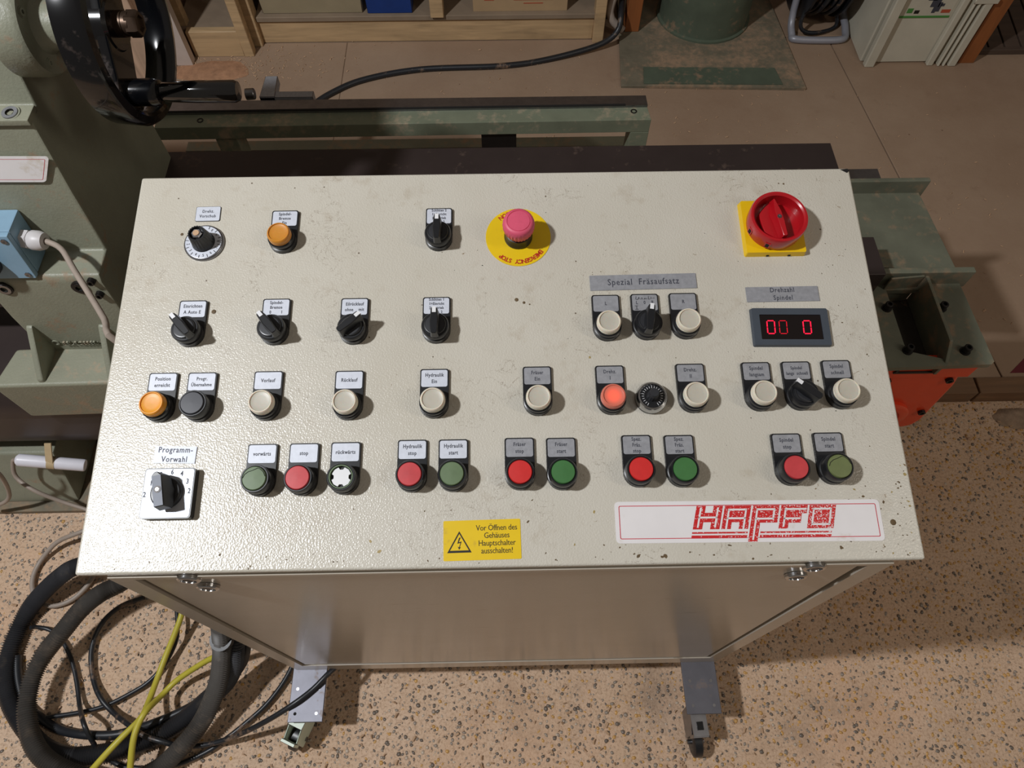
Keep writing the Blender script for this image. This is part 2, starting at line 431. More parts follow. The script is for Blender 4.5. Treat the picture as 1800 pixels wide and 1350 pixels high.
# pebbles set in the washed concrete, one mass
def pebbles():
    t = (1 + 5 ** .5) / 2
    ico = np.array([(-1, t, 0), (1, t, 0), (-1, -t, 0), (1, -t, 0), (0, -1, t), (0, 1, t), (0, -1, -t), (0, 1, -t), (t, 0, -1), (t, 0, 1), (-t, 0, -1), (-t, 0, 1)], float)
    ico /= np.linalg.norm(ico[0])
    fc = np.array([(0, 11, 5), (0, 5, 1), (0, 1, 7), (0, 7, 10), (0, 10, 11), (1, 5, 9), (5, 11, 4), (11, 10, 2), (10, 7, 6), (7, 1, 8), (3, 9, 4), (3, 4, 2), (3, 2, 6), (3, 6, 8), (3, 8, 9), (4, 9, 5), (2, 4, 11), (6, 2, 10), (8, 6, 7), (9, 8, 1)])
    xs = np.arange(-1.45, 1.8, .0084); ys = np.arange(-.72, .575, .0084)
    g = np.array(np.meshgrid(xs, ys)).reshape(2, -1).T + rng.uniform(-.0045, .0045, (len(xs) * len(ys), 2))
    keep = rng.random(len(g)) < .86; g = g[keep]; n = len(g)
    r = rng.uniform(.0016, .0052, n); a = rng.uniform(0, 6.28, n); e = rng.uniform(.6, 1, n)
    v = ico[None] * r[:, None, None] * (1 + rng.uniform(-.16, .16, (n, 12, 1)))
    v[:, :, 1] *= e[:, None]; v[:, :, 2] *= .55
    c, s_ = np.cos(a)[:, None], np.sin(a)[:, None]
    x = v[:, :, 0] * c - v[:, :, 1] * s_; y = v[:, :, 0] * s_ + v[:, :, 1] * c
    V = np.stack([x + g[:, :1], y + g[:, 1:], v[:, :, 2] + rng.uniform(-.0016, -.0003, (n, 1))], 2).reshape(-1, 3)
    F = (fc[None] + (np.arange(n) * 12)[:, None, None]).reshape(-1, 3)
    me = bpy.data.meshes.new('pebble_aggregate'); me.vertices.add(len(V)); me.vertices.foreach_set('co', V.ravel())
    me.loops.add(F.size); me.loops.foreach_set('vertex_index', F.ravel())
    me.polygons.add(len(F)); me.polygons.foreach_set('loop_start', np.arange(0, F.size, 3)); me.polygons.foreach_set('loop_total', np.full(len(F), 3))
    for k in ('peb1', 'peb2', 'peb3', 'peb4'): me.materials.append(M[k])
    pa = np.clip(.16 + g[:, 0] * .28, .04, .6); u = rng.random(n)
    mi = np.where(u < pa, 2, np.where(u < pa + (1 - pa) * .45, 0, np.where(u < pa + (1 - pa) * .85, 1, 3)))
    me.polygons.foreach_set('material_index', np.repeat(mi, 20)); me.polygons.foreach_set('use_smooth', np.ones(len(F), bool))
    me.update(); me.validate()
    o = bpy.data.objects.new('pebble_aggregate', me); COL.objects.link(o); place(o, (0, 0, 0), floor); o['kind'] = 'stuff'
WL[floor.name] = Vector(floor.location)
pebbles()

# ================================================================== CONSOLE
con = empty('control_console', (0, .21, 0), 'cream steel control console with a sloping panel of buttons, standing on castors', 'control panel')
# body behind the front frame
def yz(pts, x0, x1, mt, bb):   # extrude a (y,z) outline along x
    X = Matrix(((0, 0, 1, 0), (1, 0, 0, 0), (0, 1, 0, 0), (0, 0, 0, 1)))
    bb.prism(pts, x0, x1, mt, X); return bb
ztop = lambda y: Z0 - .0135 + y * math.tan(TAU)
b = B(); yz([(.012, .105), (.012, ztop(.012)), (.425, ztop(.425)), (.425, .105)], -.385, .385, M['front'], b)
b.build('cabinet_body', con, bevel=.0015)
# front frame around the door
b = B()
for x0, x1, z0, z1 in ((-.385, -.362, .105, ztop(0)), (.362, .385, .105, ztop(0)), (-.362, .362, .105, .158), (-.362, .362, .796, ztop(0))):
    b.box(x0, x1, .0, .0125, z0, z1, M['front'])
b.build('front_frame', con)
b = B(); b.box(-.3565, .3565, .0015, .0125, .164, .791, M['front'])
door = b.build('front_door', con, bevel=.002)
for sx in (-1, 1):
    for (x, z) in ((.3075, .8005), (.302, .763)):
        X = axisM((sx * x, .0, z), (0, -1, 0)); b = B()
        if z > .79: X = axisM((sx * x, .0, z - .002), (0, -1, 0))
        b.lathe([(.0115, -.001), (.0115, .0022), (.0102, .0034), (.0078, .0034), (.0074, .0008), (.0, .0008)], M['chrome'], X, 28, cap=False)
        b.box(-.0042, .0042, -.0011, .0011, .0008, .0028, M['steel'], X)
        b.lathe([(.0074, .0010), (0, .0010)], M['hole'], X, 20, cap=False)
        b.build('quarter_turn_lock', con, label='chrome quarter-turn lock in the front of the cream console')
# panel lid
LW, LH = .41, .444
pts = [(-LW, 0), (LW, 0), (LW, LH), (-LW, LH)]
b = B(); b.prism(pts, -.013, 0, M['console'], PM(0, 0))
lid = b.build('panel_lid', con, bevel=.0028, bseg=3)


# stickers on the lid ------------------------------------------------
def quad_on(pix, h=0):   # fit centre/size/rotation of a rectangle to 4 pixel corners TL TR BR BL
    q = [Vector(puv(*p, h)) for p in pix]
    c = sum(q, Vector((0, 0))) / 4; w_ = ((q[1] - q[0]).length + (q[2] - q[3]).length) / 2; h_ = ((q[3] - q[0]).length + (q[2] - q[1]).length) / 2
    d = (q[1] - q[0]) + (q[2] - q[3]); return c.x, c.y, w_, h_, math.degrees(math.atan2(d.y, d.x))


def name_plate(pix, lines, size, mt, label, r=.0006, screws=False, sp=1.15, sq=.85):
    u, v, w_, h_, a = quad_on(pix, .001); X = PM(u, v, 0, a); b = B()
    b.prism(rrect(w_, h_, r), 0, .001, M['blackm'] if r > .001 else mt, X)
    b.prism(rrect(w_ - .0008, h_ - .0008, max(r - .0002, .0003)), .001, .0011, mt, X)
    n = len(lines)
    for i, t in enumerate(lines):
        b.text(t, size, M['ink'], X, 0, ((n - 1) / 2 - i) * size * 1.18, .00125, sq, sp, thick=.0001)
    return b.build('name_plate', con, label=label)


name_plate([(345, 363.5), (388.6, 363), (386, 388), (343, 389.5)], ['Drehz.', 'Vorschub'], .0052, M['legend'], 'small light name plate lettered Drehz. Vorschub above the dial knob', .0018, sq=.8)
name_plate([(1036.6, 484.6), (1223, 480), (1225, 506), (1037.4, 511)], ['Spezial  Fräsaufsatz'], .0105, M['legendg'], 'long grey name plate lettered Spezial Fräsaufsatz', sq=.82)
name_plate([(1310, 505), (1437.8, 502.5), (1440.4, 528.8), (1313.9, 530.9)], ['Drehzahl', 'Spindel'], .0078, M['legendg'], 'grey name plate lettered Drehzahl Spindel above the red display', sq=.82)
name_plate([(273, 784.4), (345, 785), (343.5, 814.7), (269.4, 814)], ['Programm-', 'Vorwahl'], .0082, M['legend'], 'light name plate lettered Programm-Vorwahl above the square switch', sq=.82)

# warning sticker
u, v, w_, h_, a = quad_on([(779, 916), (914, 912), (917, 982), (780, 987)]); X = PM(u, v, 0, a); b = B()
b.prism(rrect(w_, h_, .0012), 0, .0004, M['yfoil'], X)
tx = -w_ * .295
def tri(s_, y0=-.002): return [(tx - s_, y0 - s_ * .82), (tx + s_, y0 - s_ * .82), (tx, y0 + s_ * .92)]
def tri_band(so, si):
    o_, i_ = tri(so), tri(si); ring_band(b, o_, i_, .0006, M['inkb'], X)
tri_band(.0118, .0092)
b.raw([(tx + p[0] * .001, -.0032 + p[1] * .001, .0006) for p in ((1.4, 6.2), (-.2, 5.8), (-2.0, .2), (1.1, .9), (-.3, -3.2), (-1.5, -2.6), (-.3, -5.6), (1.4, -3.2), (.4, -3.2), (2.2, 2.2), (-.6, 1.6))], [tuple(range(11))], M['inkb'], X)
for i, t in enumerate(['Vor Öffnen des', 'Gehäuses', 'Hauptschalter', 'ausschalten!']):
    b.text(t, .0078, M['inkb'], X, w_ * .19, .0112 - i * .0073, .0006, .86, .96)
b.build('warning_sticker', con, label='yellow warning sticker with lightning triangle reading Vor Öffnen des Gehäuses Hauptschalter ausschalten!')

# maker's sticker
u, v, w_, h_, a = quad_on([(1079, 882), (1545, 878), (1555, 950), (1084, 956)]); X = PM(u, v, 0, a); b = B()
b.prism(rrect(w_, h_, .004), 0, .0004, M['stick'], X)
ring_band(b, rrect(w_ - .008, h_ - .008, .0015), rrect(w_ - .0094, h_ - .0094, .001), .0006, M['rim'], X)
lx0 = -w_ / 2 + w_ * .287; lh = .0228 / 14; ly0 = -.0075
def sh(x, y): return (lx0 + (x + y * .26) * lh, ly0 + y * lh)
def poly(p, z, mt): b.raw([sh(*q) + (z,) for q in p], [tuple(range(len(p)))], mt, X)
def bar(x0, y0, x1, y1, wd, z, mt):
    if abs(x1 - x0) > abs(y1 - y0): poly([(x0 - wd / 2, y0 - wd / 2), (x1 + wd / 2, y0 - wd / 2), (x1 + wd / 2, y0 + wd / 2), (x0 - wd / 2, y0 + wd / 2)], z, mt)
    else: poly([(x0 - wd / 2, y0), (x0 + wd / 2, y0), (x0 + wd / 2, y1), (x0 - wd / 2, y1)], z, mt)
RP, WH = M['redprint'], M['stick']
sil = {'H': [[(0, 0), (5.6, 0), (5.6, 14), (0, 14)], [(10.4, 0), (16, 0), (16, 14), (10.4, 14)], [(5.6, 4.2), (10.4, 4.2), (10.4, 9.8), (5.6, 9.8)]],
       'A': [[(0, 0), (5.6, 0), (5.6, 14), (0, 14)], [(10.4, 0), (16, 0), (16, 14), (10.4, 14)], [(5.6, 4), (10.4, 4), (10.4, 14), (5.6, 14)]],
       'P': [[(0, -7.5), (5.6, -7.5), (5.6, 14), (0, 14)], [(5.6, 3.6), (16, 3.6), (16, 14), (5.6, 14)]],
       'F': [[(0, 0), (5.6, 0), (5.6, 14), (0, 14)], [(5.6, 3.4), (13, 3.4), (13, 9), (5.6, 9)], [(5.6, 9), (16, 9), (16, 14), (5.6, 14)]],
       'O': [[(0, 0), (16, 0), (16, 14), (0, 14)]]}
ske = {'H': [(2.8, 1, 2.8, 13), (13.2, 1, 13.2, 13), (2.8, 7, 13.2, 7)],
       'A': [(2.8, 0, 2.8, 11.6), (13.2, 0, 13.2, 11.6), (2.8, 11.6, 13.2, 11.6), (2.8, 6.4, 13.2, 6.4)],
       'P': [(2.8, -6.5, 2.8, 11.6), (13.2, 6.0, 13.2, 11.6), (2.8, 11.6, 13.2, 11.6), (2.8, 6.0, 13.2, 6.0)],
       'F': [(2.8, 1, 2.8, 11.6), (2.8, 11.6, 15, 11.6), (2.8, 6.0, 12, 6.0)],
       'O': [(2.8, 2.4, 2.8, 11.6), (13.2, 2.4, 13.2, 11.6), (2.8, 11.6, 13.2, 11.6), (2.8, 2.4, 13.2, 2.4)]}
for zz, (y0, y1) in enumerate(((-2.6, -1.6), (-5.4, -3.6))):
    poly([(0, y0), (84, y0), (84, y1), (0, y1)], .00055, RP)
for i, ch in enumerate('HAPFO'):
    ox = i * 17.2
    if ch == 'P':
        poly([(ox - 1, -7), (ox + 6.6, -7), (ox + 6.6, 0), (ox - 1, 0)], .0006, WH)
    for p in sil[ch]: poly([(x + ox, y) for x, y in p], .00065, RP)
    for s_ in ske[ch]: bar(s_[0] + ox, s_[1], s_[2] + ox, s_[3], 1.1, .0008, WH)
b.build('maker_sticker', con, label='long white sticker with red border and red block lettering HAPFO')


# chipped paint and dried drops on the lid: many tiny flakes, one part per kind
def flakes(nm, mt, spots, n, s0, s1, h, lb):
    bb = B()
    for k_ in range(n):
        cu, cv, su, sv = spots[int(rng.integers(len(spots)))]
        u_, v_ = rng.normal(cu, su), rng.normal(cv, sv)
        if not (-.405 < u_ < .405 and .003 < v_ < .438): continue
        r_ = rng.uniform(s0, s1) * (1 if rng.random() > .2 else 1.8); q_ = int(rng.integers(6, 10)); el = rng.uniform(.35, 1); a0 = rng.uniform(0, 6.28); Xf = PM(u_, v_, h) @ Matrix.Rotation(a0, 4, 'Z')
        rr = [r_ * rng.uniform(.5, 1.25) for _ in range(q_)]
        bb.raw([(rr[i] * math.cos(6.283 * i / q_), rr[i] * el * math.sin(6.283 * i / q_), 0) for i in range(q_)] , [tuple(range(q_))], mt, Xf)
    o_ = bb.build(nm, lid, label=lb); o_['kind'] = 'stuff'
edge = [(.02, .006, .25, .004), (.28, .012, .10, .008), (-.22, .008, .10, .005), (.40, .05, .006, .04), (.36, .05, .03, .02), (-.02, .03, .12, .02), (.30, .03, .10, .02)]
flakes('paint_chips', M['chipd'], edge, 150, .0003, .0013, .00012, 'brown chips in the paint along the front edge')
flakes('dried_drops', M['drop'], edge[3:] + [(.1, .2, .3, .15)], 34, .0007, .0020, .00016, 'ochre dried drops on the paint')
flakes('dark_specks', M['hole'], [(.0, .25, .3, .13), (.25, .25, .12, .12)], 190, .00018, .00045, .00014, 'fine dark specks over the paint')
flakes('dark_scuffs', M['chipd'], [(.375, .30, .008, .05), (.34, .42, .04, .012), (.385, .20, .006, .05), (.12, .30, .02, .03)], 70, .0002, .0008, .00013, 'dark scuffs near the right edge')
for px_, py_, r_ in ((908, 527, .0022), (921, 532, .0016), (931, 535, .0009), (376, 548, .0026), (320, 412, .0018), (1570, 918, .0030)):
    uu, vv = puv(px_, py_); bb = B(); bb.lathe([(r_, 0), (r_ * .7, .0003), (0, .0004)], M['chipd'], PM(uu, vv, .0001), 12, cap=False); bb.build('brown_drop', lid)
bb = B(); bb.prism([(.399, .4415), (.4075, .4425), (.4090, .4395), (.4060, .4370)], .0001, .0004, M['hole'], PM(0, 0)); bb.build('corner_chip', lid, label='black bare spot at the back right corner')


# push buttons, lamps and selector knobs ---------------------------------
def holder_outline(w2=.0152, top=.0385, r=.0025, n=14):
    pts = []
    for i in range(n + 1):
        a = math.pi + math.pi * i / n; pts.append((w2 * math.cos(a), w2 * math.sin(a)))
    for cx, a0 in ((w2 - r, 0), (-w2 + r, 90)):
        for i in range(5):
            a = R(a0 + 90 * i / 4); pts.append((cx + r * math.cos(a), top - r + r * math.sin(a)))
    return pts


PH = .0032
def control(px, py, lines, kind, label, cap=None, grey=False, rot=0, name=None, size=None, extra=None):
    u, v = puv(px, py, PH); v -= .0385; X = PM(u, v)
    b = B(); b.prism(holder_outline(), 0, PH, M['black'], X, top=[(p[0] * .975, (p[1] - .012) * .985 + .012) for p in holder_outline()])
    nm = name or {'flush': 'push_button', 'lens': 'indicator_lamp', 'knob': 'selector_switch', 'broken': 'push_button'}[kind]
    if kind == 'knob':
        b.lathe([(.0148, PH), (.0148, .0062), (.0138, .0066), (.0138, .0095), (.0146, .0102), (.0146, .0150), (.0136, .0165), (0, .0167)], M['black'], X, 36, cap=False)
    elif kind == 'lens':
        b.lathe([(.0148, PH), (.0148, .0062), (.0136, .0067), (.0136, .0080), (.0142, .0086), (.0142, .0120), (.0128, .0135), (.0, .0135)], M['black'], X, 36, cap=False)
    else:
        b.lathe([(.0148, PH), (.0148, .0062), (.0136, .0067), (.0136, .0080), (.0142, .0086), (.0142, .0175), (.0134, .0188), (.0124, .0188), (.0120, .0180), (.0120, .0140), (0, .014)], M['black'], X, 36, cap=False)
    root = b.build(nm, con, label=label)
    # legend
    b = B(); lm = M['legendg'] if grey else M['legend']; yc = .0276  # grey picks the copy without the lamp's sheen in its colour
    b.prism(rrect(.0272, .0184, .002, cy=yc), PH, PH + .0003, lm, X)
    n = len(lines); fs = size or (.0056 if n <= 2 else .0050)
    for i, t in enumerate(lines):
        if isinstance(t, tuple): tt, xo, sz = t
        else: tt, xo, sz = t, 0, fs
        b.text(tt, sz, M['ink'], X, xo, yc + ((n - 1) / 2 - i) * fs * (1.12 if n > 2 else 1.25), PH + .0005, .78, 1.12, thick=.0001)
    if extra: extra(b, X)
    b.build('legend_plate', root)
    b = B()
    if kind == 'flush':
        b.lathe([(.0117, .0140), (.0117, .0192), (.0110, .0202), (.006, .0204), (0, .0205)], cap, X, 36, cap=False)
        if 'cracked' in label:
            cp = [(-.0110, .000), (-.0095, .0035), (-.0060, .0062), (-.0020, .0075), (.0030, .0098), (.0055, .0088), (.0085, .0060), (.0108, .0015)]
            for (xa, ya), (xb, yb) in zip(cp[:-1], cp[1:]):
                dd = Vector((xb - xa, yb - ya)).normalized() * .00025; b.raw([(xa - dd.y, ya + dd.x, .0206), (xb - dd.y, yb + dd.x, .0206), (xb + dd.y, yb - dd.x, .0206), (xa + dd.y, ya - dd.x, .0206)], [(0, 3, 2, 1)], M['hole'], X)
        b.build('button_cap', root)
    elif kind == 'lens':
        lit = cap is M['lit']
        b.lathe([(.0127, .0135), (.0127, .0150), (.0122, .0153), (.0127, .0158), (.0127, .0190), (.0122, .0204), (.0114, .0214), (.0107, .0214), (.0103, .0202)], cap, X, 40, cap=False)
        inner = M['lensi'] if cap is M['lens'] else cap
        b.lathe([(.0103, .0202), (.0098, .0200), (.006, .0197), (0, .0196)], inner, X, 40, cap=False)
        b.build('lens_cap', root, origin=(X @ Vector((0, 0, .020))) if lit else None)
    elif kind == 'broken':
        b.lathe([(.0118, .0150), (.0118, .0186), (.0108, .0186), (.0106, .0150)], M['greenf'], X, 32, cap=False); b.build('cap_rim', root, label='remains of a broken green cap')
        b = B(); pts = []
        for i in range(4):
            for da, rr in ((-27, .0098), (0, .0100), (27, .0098), (33, .0074), (57, .0074)):
                a_ = R(45 + i * 90 + da); pts.append((rr * math.cos(a_), rr * math.sin(a_)))
        b.prism(pts, .0141, .0165, M['white'], X); b.build('plunger', root, label='bare white cross-shaped plunger')
    else:
        K = X @ Matrix.Rotation(R(rot), 4, 'Z')
        L = .0146; hw = .0046
        o_ = [(-hw, -L * .93), (-hw * .5, -L * 1.0), (hw * .5, -L * 1.0), (hw, -L * .93), (hw * 1.25, 0), (hw, L * .95), (hw * .7, L * 1.02), (-hw * .7, L * 1.02), (-hw, L * .95), (-hw * 1.25, 0)]
        ot = [(x * .72, y * .98) for x, y in o_]
        b.prism(o_, .0163, .0290, M['black'], K, top=ot)
        b.lathe([(.0118, .0165), (.0118, .0182), (.0105, .0190), (0, .0190)], M['blackm'], K, 32, cap=False)
        b.build('knob_handle', root, bevel=.0008, bseg=1)
        b = B(); b.box(-.0020, .0020, L * .60, L * 1.04, .0270, .0294, M['white'], K); b.build('pointer_mark', root)
    return root


F = 'flush'; Ln = 'lens'; Kn = 'knob'
control(502.2, 369.6, ['Spindel-', 'Bremse', 'Ein'], Ln, 'amber indicator lamp under legend Spindel-Bremse Ein, in the top row', M['amberd'])
control(772, 365.5, ['Schlitten 2', '1=Einricht', '2=Betrieb', '1        2'], Kn, 'black selector knob under legend Schlitten 2, left of the emergency stop', size=.0044)
control(341, 527.6, ['Einrichten', 'A Auto E'], Kn, 'black selector knob under legend Einrichten A Auto E', rot=42)
control(487.2, 524.5, ['Spindel-', 'Bremse', '0        I'], Kn, 'black selector knob under legend Spindel-Bremse 0 I', rot=40)
control(624.3, 523.5, ['Eilrücklauf', 'ohne    mit'], Kn, 'black selector knob turned right under legend Eilrücklauf ohne mit', rot=-48, size=.0052)
control(767.6, 521.6, ['Schlitten 1', '1=Einricht', '2=Betrieb', '1        2'], Kn, 'black selector knob under legend Schlitten 1', size=.0044)
control(1063.7, 517.8, ['L'], Ln, 'milky indicator lamp under grey legend L', M['lens'], True)
def pen(bb, X):
    yc = .0276
    for st in ([(-.009, .0075), (-.0095, .004), (-.0075, .0035), (-.006, .0065), (-.0057, .004)], [(-.004, .0035), (-.0035, .0055), (-.0022, .0055), (-.002, .0036)],
               [(-.0005, .0035), (.0004, .0055), (.0012, .0038)], [(.002, .0055), (.0024, .0038)], [(.0045, .0075), (.004, .0038), (.0062, .0042)], [(.007, .0065), (.0072, .004)], [(.0085, .005), (.011, .0052)],
               [(-.011, -.0038), (-.0075, -.0038)], [(-.0092, -.0038), (-.0092, -.0078)], [(-.011, -.0078), (-.0072, -.0078)]):
        for (x0, y0), (x1, y1) in zip(st[:-1], st[1:]):
            d = Vector((x1 - x0, y1 - y0)).normalized() * .00022; nn = (-d.y, d.x)
            bb.raw([(x0 + nn[0], yc + y0 + nn[1], PH + .0006), (x1 + nn[0], yc + y1 + nn[1], PH + .0006), (x1 - nn[0], yc + y1 - nn[1], PH + .0006), (x0 - nn[0], yc + y0 - nn[1], PH + .0006)], [(0, 3, 2, 1)], M['pen'], X)
control(1131.9, 516, ['L    0    R'], Kn, 'black selector knob under grey legend L 0 R with handwriting', None, True, rot=-9, extra=pen)
control(1199.2, 514.5, ['R'], Ln, 'milky indicator lamp under grey legend R', M['lens'], True)
control(288.5, 654.6, ['Position', 'erreicht'], Ln, 'amber indicator lamp under legend Position erreicht', M['amber'])
control(357, 654, ['Progr.', 'Übernahme'], F, 'dark grey push button under legend Progr. Übernahme', M['greycap'], size=.0052)
control(473, 651.8, ['Vorlauf'], Ln, 'milky indicator lamp under legend Vorlauf', M['lens'])
control(615, 651, ['Rücklauf'], Ln, 'milky indicator lamp under legend Rücklauf', M['lens'])
control(763.9, 647.9, ['Hydraulik', 'Ein'], Ln, 'milky indicator lamp under legend Hydraulik Ein', M['lens'])
control(943.7, 643.6, ['Fräser', 'Ein'], Ln, 'milky indicator lamp under legend Fräser Ein', M['lens'], True)
control(1070.8, 641.9, ['Drehz.', 'I'], Ln, 'indicator lamp glowing red-orange under legend Drehz. I', M['lit'], True)
control(1211.6, 638.7, ['Drehz.', 'II'], Ln, 'milky indicator lamp under legend Drehz. II', M['lens'], True)
control(1327, 636, ['Spindel', 'langsam'], Ln, 'milky indicator lamp under legend Spindel langsam', M['lens'], True)
control(1397.3, 634.7, ['Spindel', 'langs  schnell'], Kn, 'black selector knob turned left under legend Spindel langs schnell', None, True, rot=50, size=.0048)
control(1467.7, 632.5, ['Spindel', 'schnell'], Ln, 'milky indicator lamp under legend Spindel schnell', M['lens'], True)
control(462.7, 779.6, ['vorwärts'], F, 'faded green cracked push button under legend vorwärts', M['greenf'])
control(535.8, 778.4, ['stop'], F, 'faded red push button under legend stop', M['redf'])
control(608.6, 776.5, ['rückwärts'], 'broken', 'push button without its cap, white plunger showing, under legend rückwärts')
control(725.4, 772.4, ['Hydraulik', 'stop'], F, 'faded red push button under legend Hydraulik stop', M['redf'])
control(797, 771.6, ['Hydraulik', 'start'], F, 'faded green push button under legend Hydraulik start', M['greenf'])
control(912.7, 768.8, ['Fräser', 'stop'], F, 'bright red push button under legend Fräser stop', M['red'], True)
control(985.5, 768.8, ['Fräser', 'start'], F, 'deep green push button under legend Fräser start', M['green'], True)
control(1117.5, 764, ['Spez.', 'Fräs.', 'stop'], F, 'red push button under legend Spez. Fräs. stop', M['red'], True, size=.0054)
control(1192, 764, ['Spez.', 'Fräs.', 'start'], F, 'green push button under legend Spez. Fräs. start', M['green'], True, size=.0054)
control(1380, 761.3, ['Spindel', 'stop'], F, 'faded red push button under legend Spindel stop', M['redf'], True)
control(1453.5, 759.5, ['Spindel', 'start'], F, 'olive green cracked push button under legend Spindel start', M['greeno'], True)

# feed dial with fluted knob
u, v = puv(358, 426, .003); X = PM(u, v); b = B()
b.lathe([(.0222, 0), (.0222, .002), (.0212, .0034), (.0200, .0038)], M['steel'], X, 48, cap=False)
b.lathe([(.0200, .0038), (0, .0038)], M['legend'], X, 48, cap=False)
for i in range(10):
    a_ = R(-200 + i * 29); t = str(i + 1) if i < 9 else '0'
    K = X @ Matrix.Rotation(a_, 4, 'Z') @ Tm(.0168, 0, 0) @ Matrix.Rotation(R(90), 4, 'Z')
    b.text(t, .0046, M['inkb'], K, 0, 0, .0041, .8)
    K = X @ Matrix.Rotation(a_ + R(14), 4, 'Z'); b.box(.0165, .0198, -.0003, .0003, .0038, .0041, M['inkb'], K)
dial = b.build('dial_knob', con, label='dial with numbered white scale ring and fluted black knob at the top left')
b = B(); b.lathe([(.0128, .0038), (.0122, .006), (.0100, .020), (.0096, .0228), (.0078, .0228), (.0074, .0180), (0, .018)], M['black'], X, 40, cap=False, star=(1, 2, 3), sd=.09); b.build('fluted_knob', dial)
b = B(); b.lathe([(.0062, .018), (.0062, .0222), (.0052, .0232), (.0033, .0232)], M['steel'], X, 6, cap=False); b.lathe([(.0036, .0230), (.0034, .0242), (0, .0242)], M['chip'], X, 16, cap=False); b.build('hex_nut', dial)

# small chrome-ringed speed dial
u, v = puv(1143, 702, .0); X = PM(u, v); b = B()
b.lathe([(.0160, 0), (.0164, .004), (.0164, .0050)], M['black'], X, 48, cap=False)
b.lathe([(.0164, .0050), (.0160, .0095), (.0145, .0122), (.0128, .0126), (.0120, .0115)], M['chrome'], X, 48, cap=False)
b.lathe([(.0120, .0115), (0, .0115)], M['black'], X, 40, cap=False)
for i in range(21):
    K = X @ Matrix.Rotation(R(-60 + i * 15), 4, 'Z'); b.box(.0085, .0108 if i % 5 else .0114, -.0002, .0002, .0115, .0118, M['white'], K)
d2 = b.build('dial_knob', con, label='small black dial in a chrome ring between legends Drehz. I and Drehz. II')
b = B(); b.lathe([(.0062, .0115), (.0058, .014), (.0052, .0235), (.0042, .0245), (0, .0245)], M['blackm'], X, 28, cap=False, star=(0, 1, 2), sd=.1); b.build('fluted_knob', d2)

# emergency stop
u, v = puv(911, 417); X = PM(u, v); b = B()
b.lathe([(.0364, 0), (.0364, .0006), (0, .0006)], M['yfoil'], X, 64, cap=False)
def arc_text(t, r0, a0, step, flip):
    for i, ch in enumerate(t):
        a_ = a0 + i * step
        K = X @ Matrix.Rotation(R(a_), 4, 'Z') @ Tm(r0, 0, 0) @ Matrix.Rotation(R(-90 if not flip else 90), 4, 'Z')
        b.text(ch, .0072, M['redink'], K, 0, 0, .0009, .95, thick=.0002)
arc_text('EMERGENCY STOP', .0308, -37, -7.1, False)
arc_text('NOT-AUS', .0308, 128, -9, False)
es = b.build('emergency_stop', con, label='emergency stop: faded pink mushroom button on a round yellow plate lettered EMERGENCY STOP')
b = B(); b.lathe([(.0158, .0006), (.0158, .0035), (.0150, .005), (.0146, .012), (.0118, .013), (.0118, .016)], M['black'], X, 40, cap=False); b.build('collar', es)
b = B(); b.lathe([(.0120, .0145), (.0150, .0155), (.0168, .0200), (.0176, .0250), (.0176, .0290), (.0164, .0325), (.0145, .0345), (.0128, .0348), (.0124, .0340), (.0120, .0348), (0, .0350)], M['pink'], X, 56, cap=False, star=(1, 2, 3, 4), sd=.05); b.build('mushroom_cap', es)

# main switch
u, v, w_, h_, a = quad_on([(1300, 353), (1408, 354), (1418, 443), (1309, 442)], .008); X = PM(u, v, 0, 0); b = B()
w_ = (w_ + h_) / 2
b.prism(rrect(w_ + .001, w_ + .001, .002), 0, .008, M['yellow'], X, top=rrect(w_ - .001, w_ - .001, .002))
for sx in (-.010, .014): b.box(sx, sx + .003, -w_ / 2 - .0008, -w_ / 2 + .002, .001, .003, M['hole'], X)
ms = b.build('main_switch', con, label='main switch: red rotary handle ring on a square yellow plate')
b = B(); b.lathe([(.0300, .008), (.0312, .012), (.0318, .026), (.0308, .0288), (.0285, .0290), (.0268, .0275), (.0262, .0130), (0, .0130)], M['rred'], X, 56, cap=False)
for q in (200, 245):
    K = X @ Matrix.Rotation(R(q), 4, 'Z'); b.box(.0300, .0322, -.003, .003, .012, .021, M['rred'], K); b.box(.0316, .0324, -.0018, .0018, .0135, .0195, M['hole'], K)
b.build('handle_ring', ms)
b = B(); K = X @ Matrix.Rotation(R(8), 4, 'Z')
b.prism([(-.0165, -.011), (-.006, -.021), (.004, -.0245), (.0055, -.004), (.0035, .0225), (.0005, .0245), (-.006, .0205), (-.0175, .011)], .0130, .0185, M['rred'], K)
b.prism([(-.0035, -.0245), (.0040, -.0245), (.0070, -.006), (.0070, .006), (.0015, .0245), (-.0015, .0245), (-.0060, .008), (-.0045, -.006)], .0185, .0285, M['rred'], K, top=[(-.0020, -.0235), (.0030, -.0235), (.0042, -.006), (.0042, .006), (.0010, .0225), (-.0005, .0225), (-.0030, .008), (-.0025, -.006)])
b.build('switch_handle', ms, bevel=.0006, bseg=1)
b = B(); b.lathe([(.0024, .0280), (.0024, .0290), (.0012, .0290), (0, .0284)], M['steel'], X, 18, cap=False); b.build('handle_screw', ms)

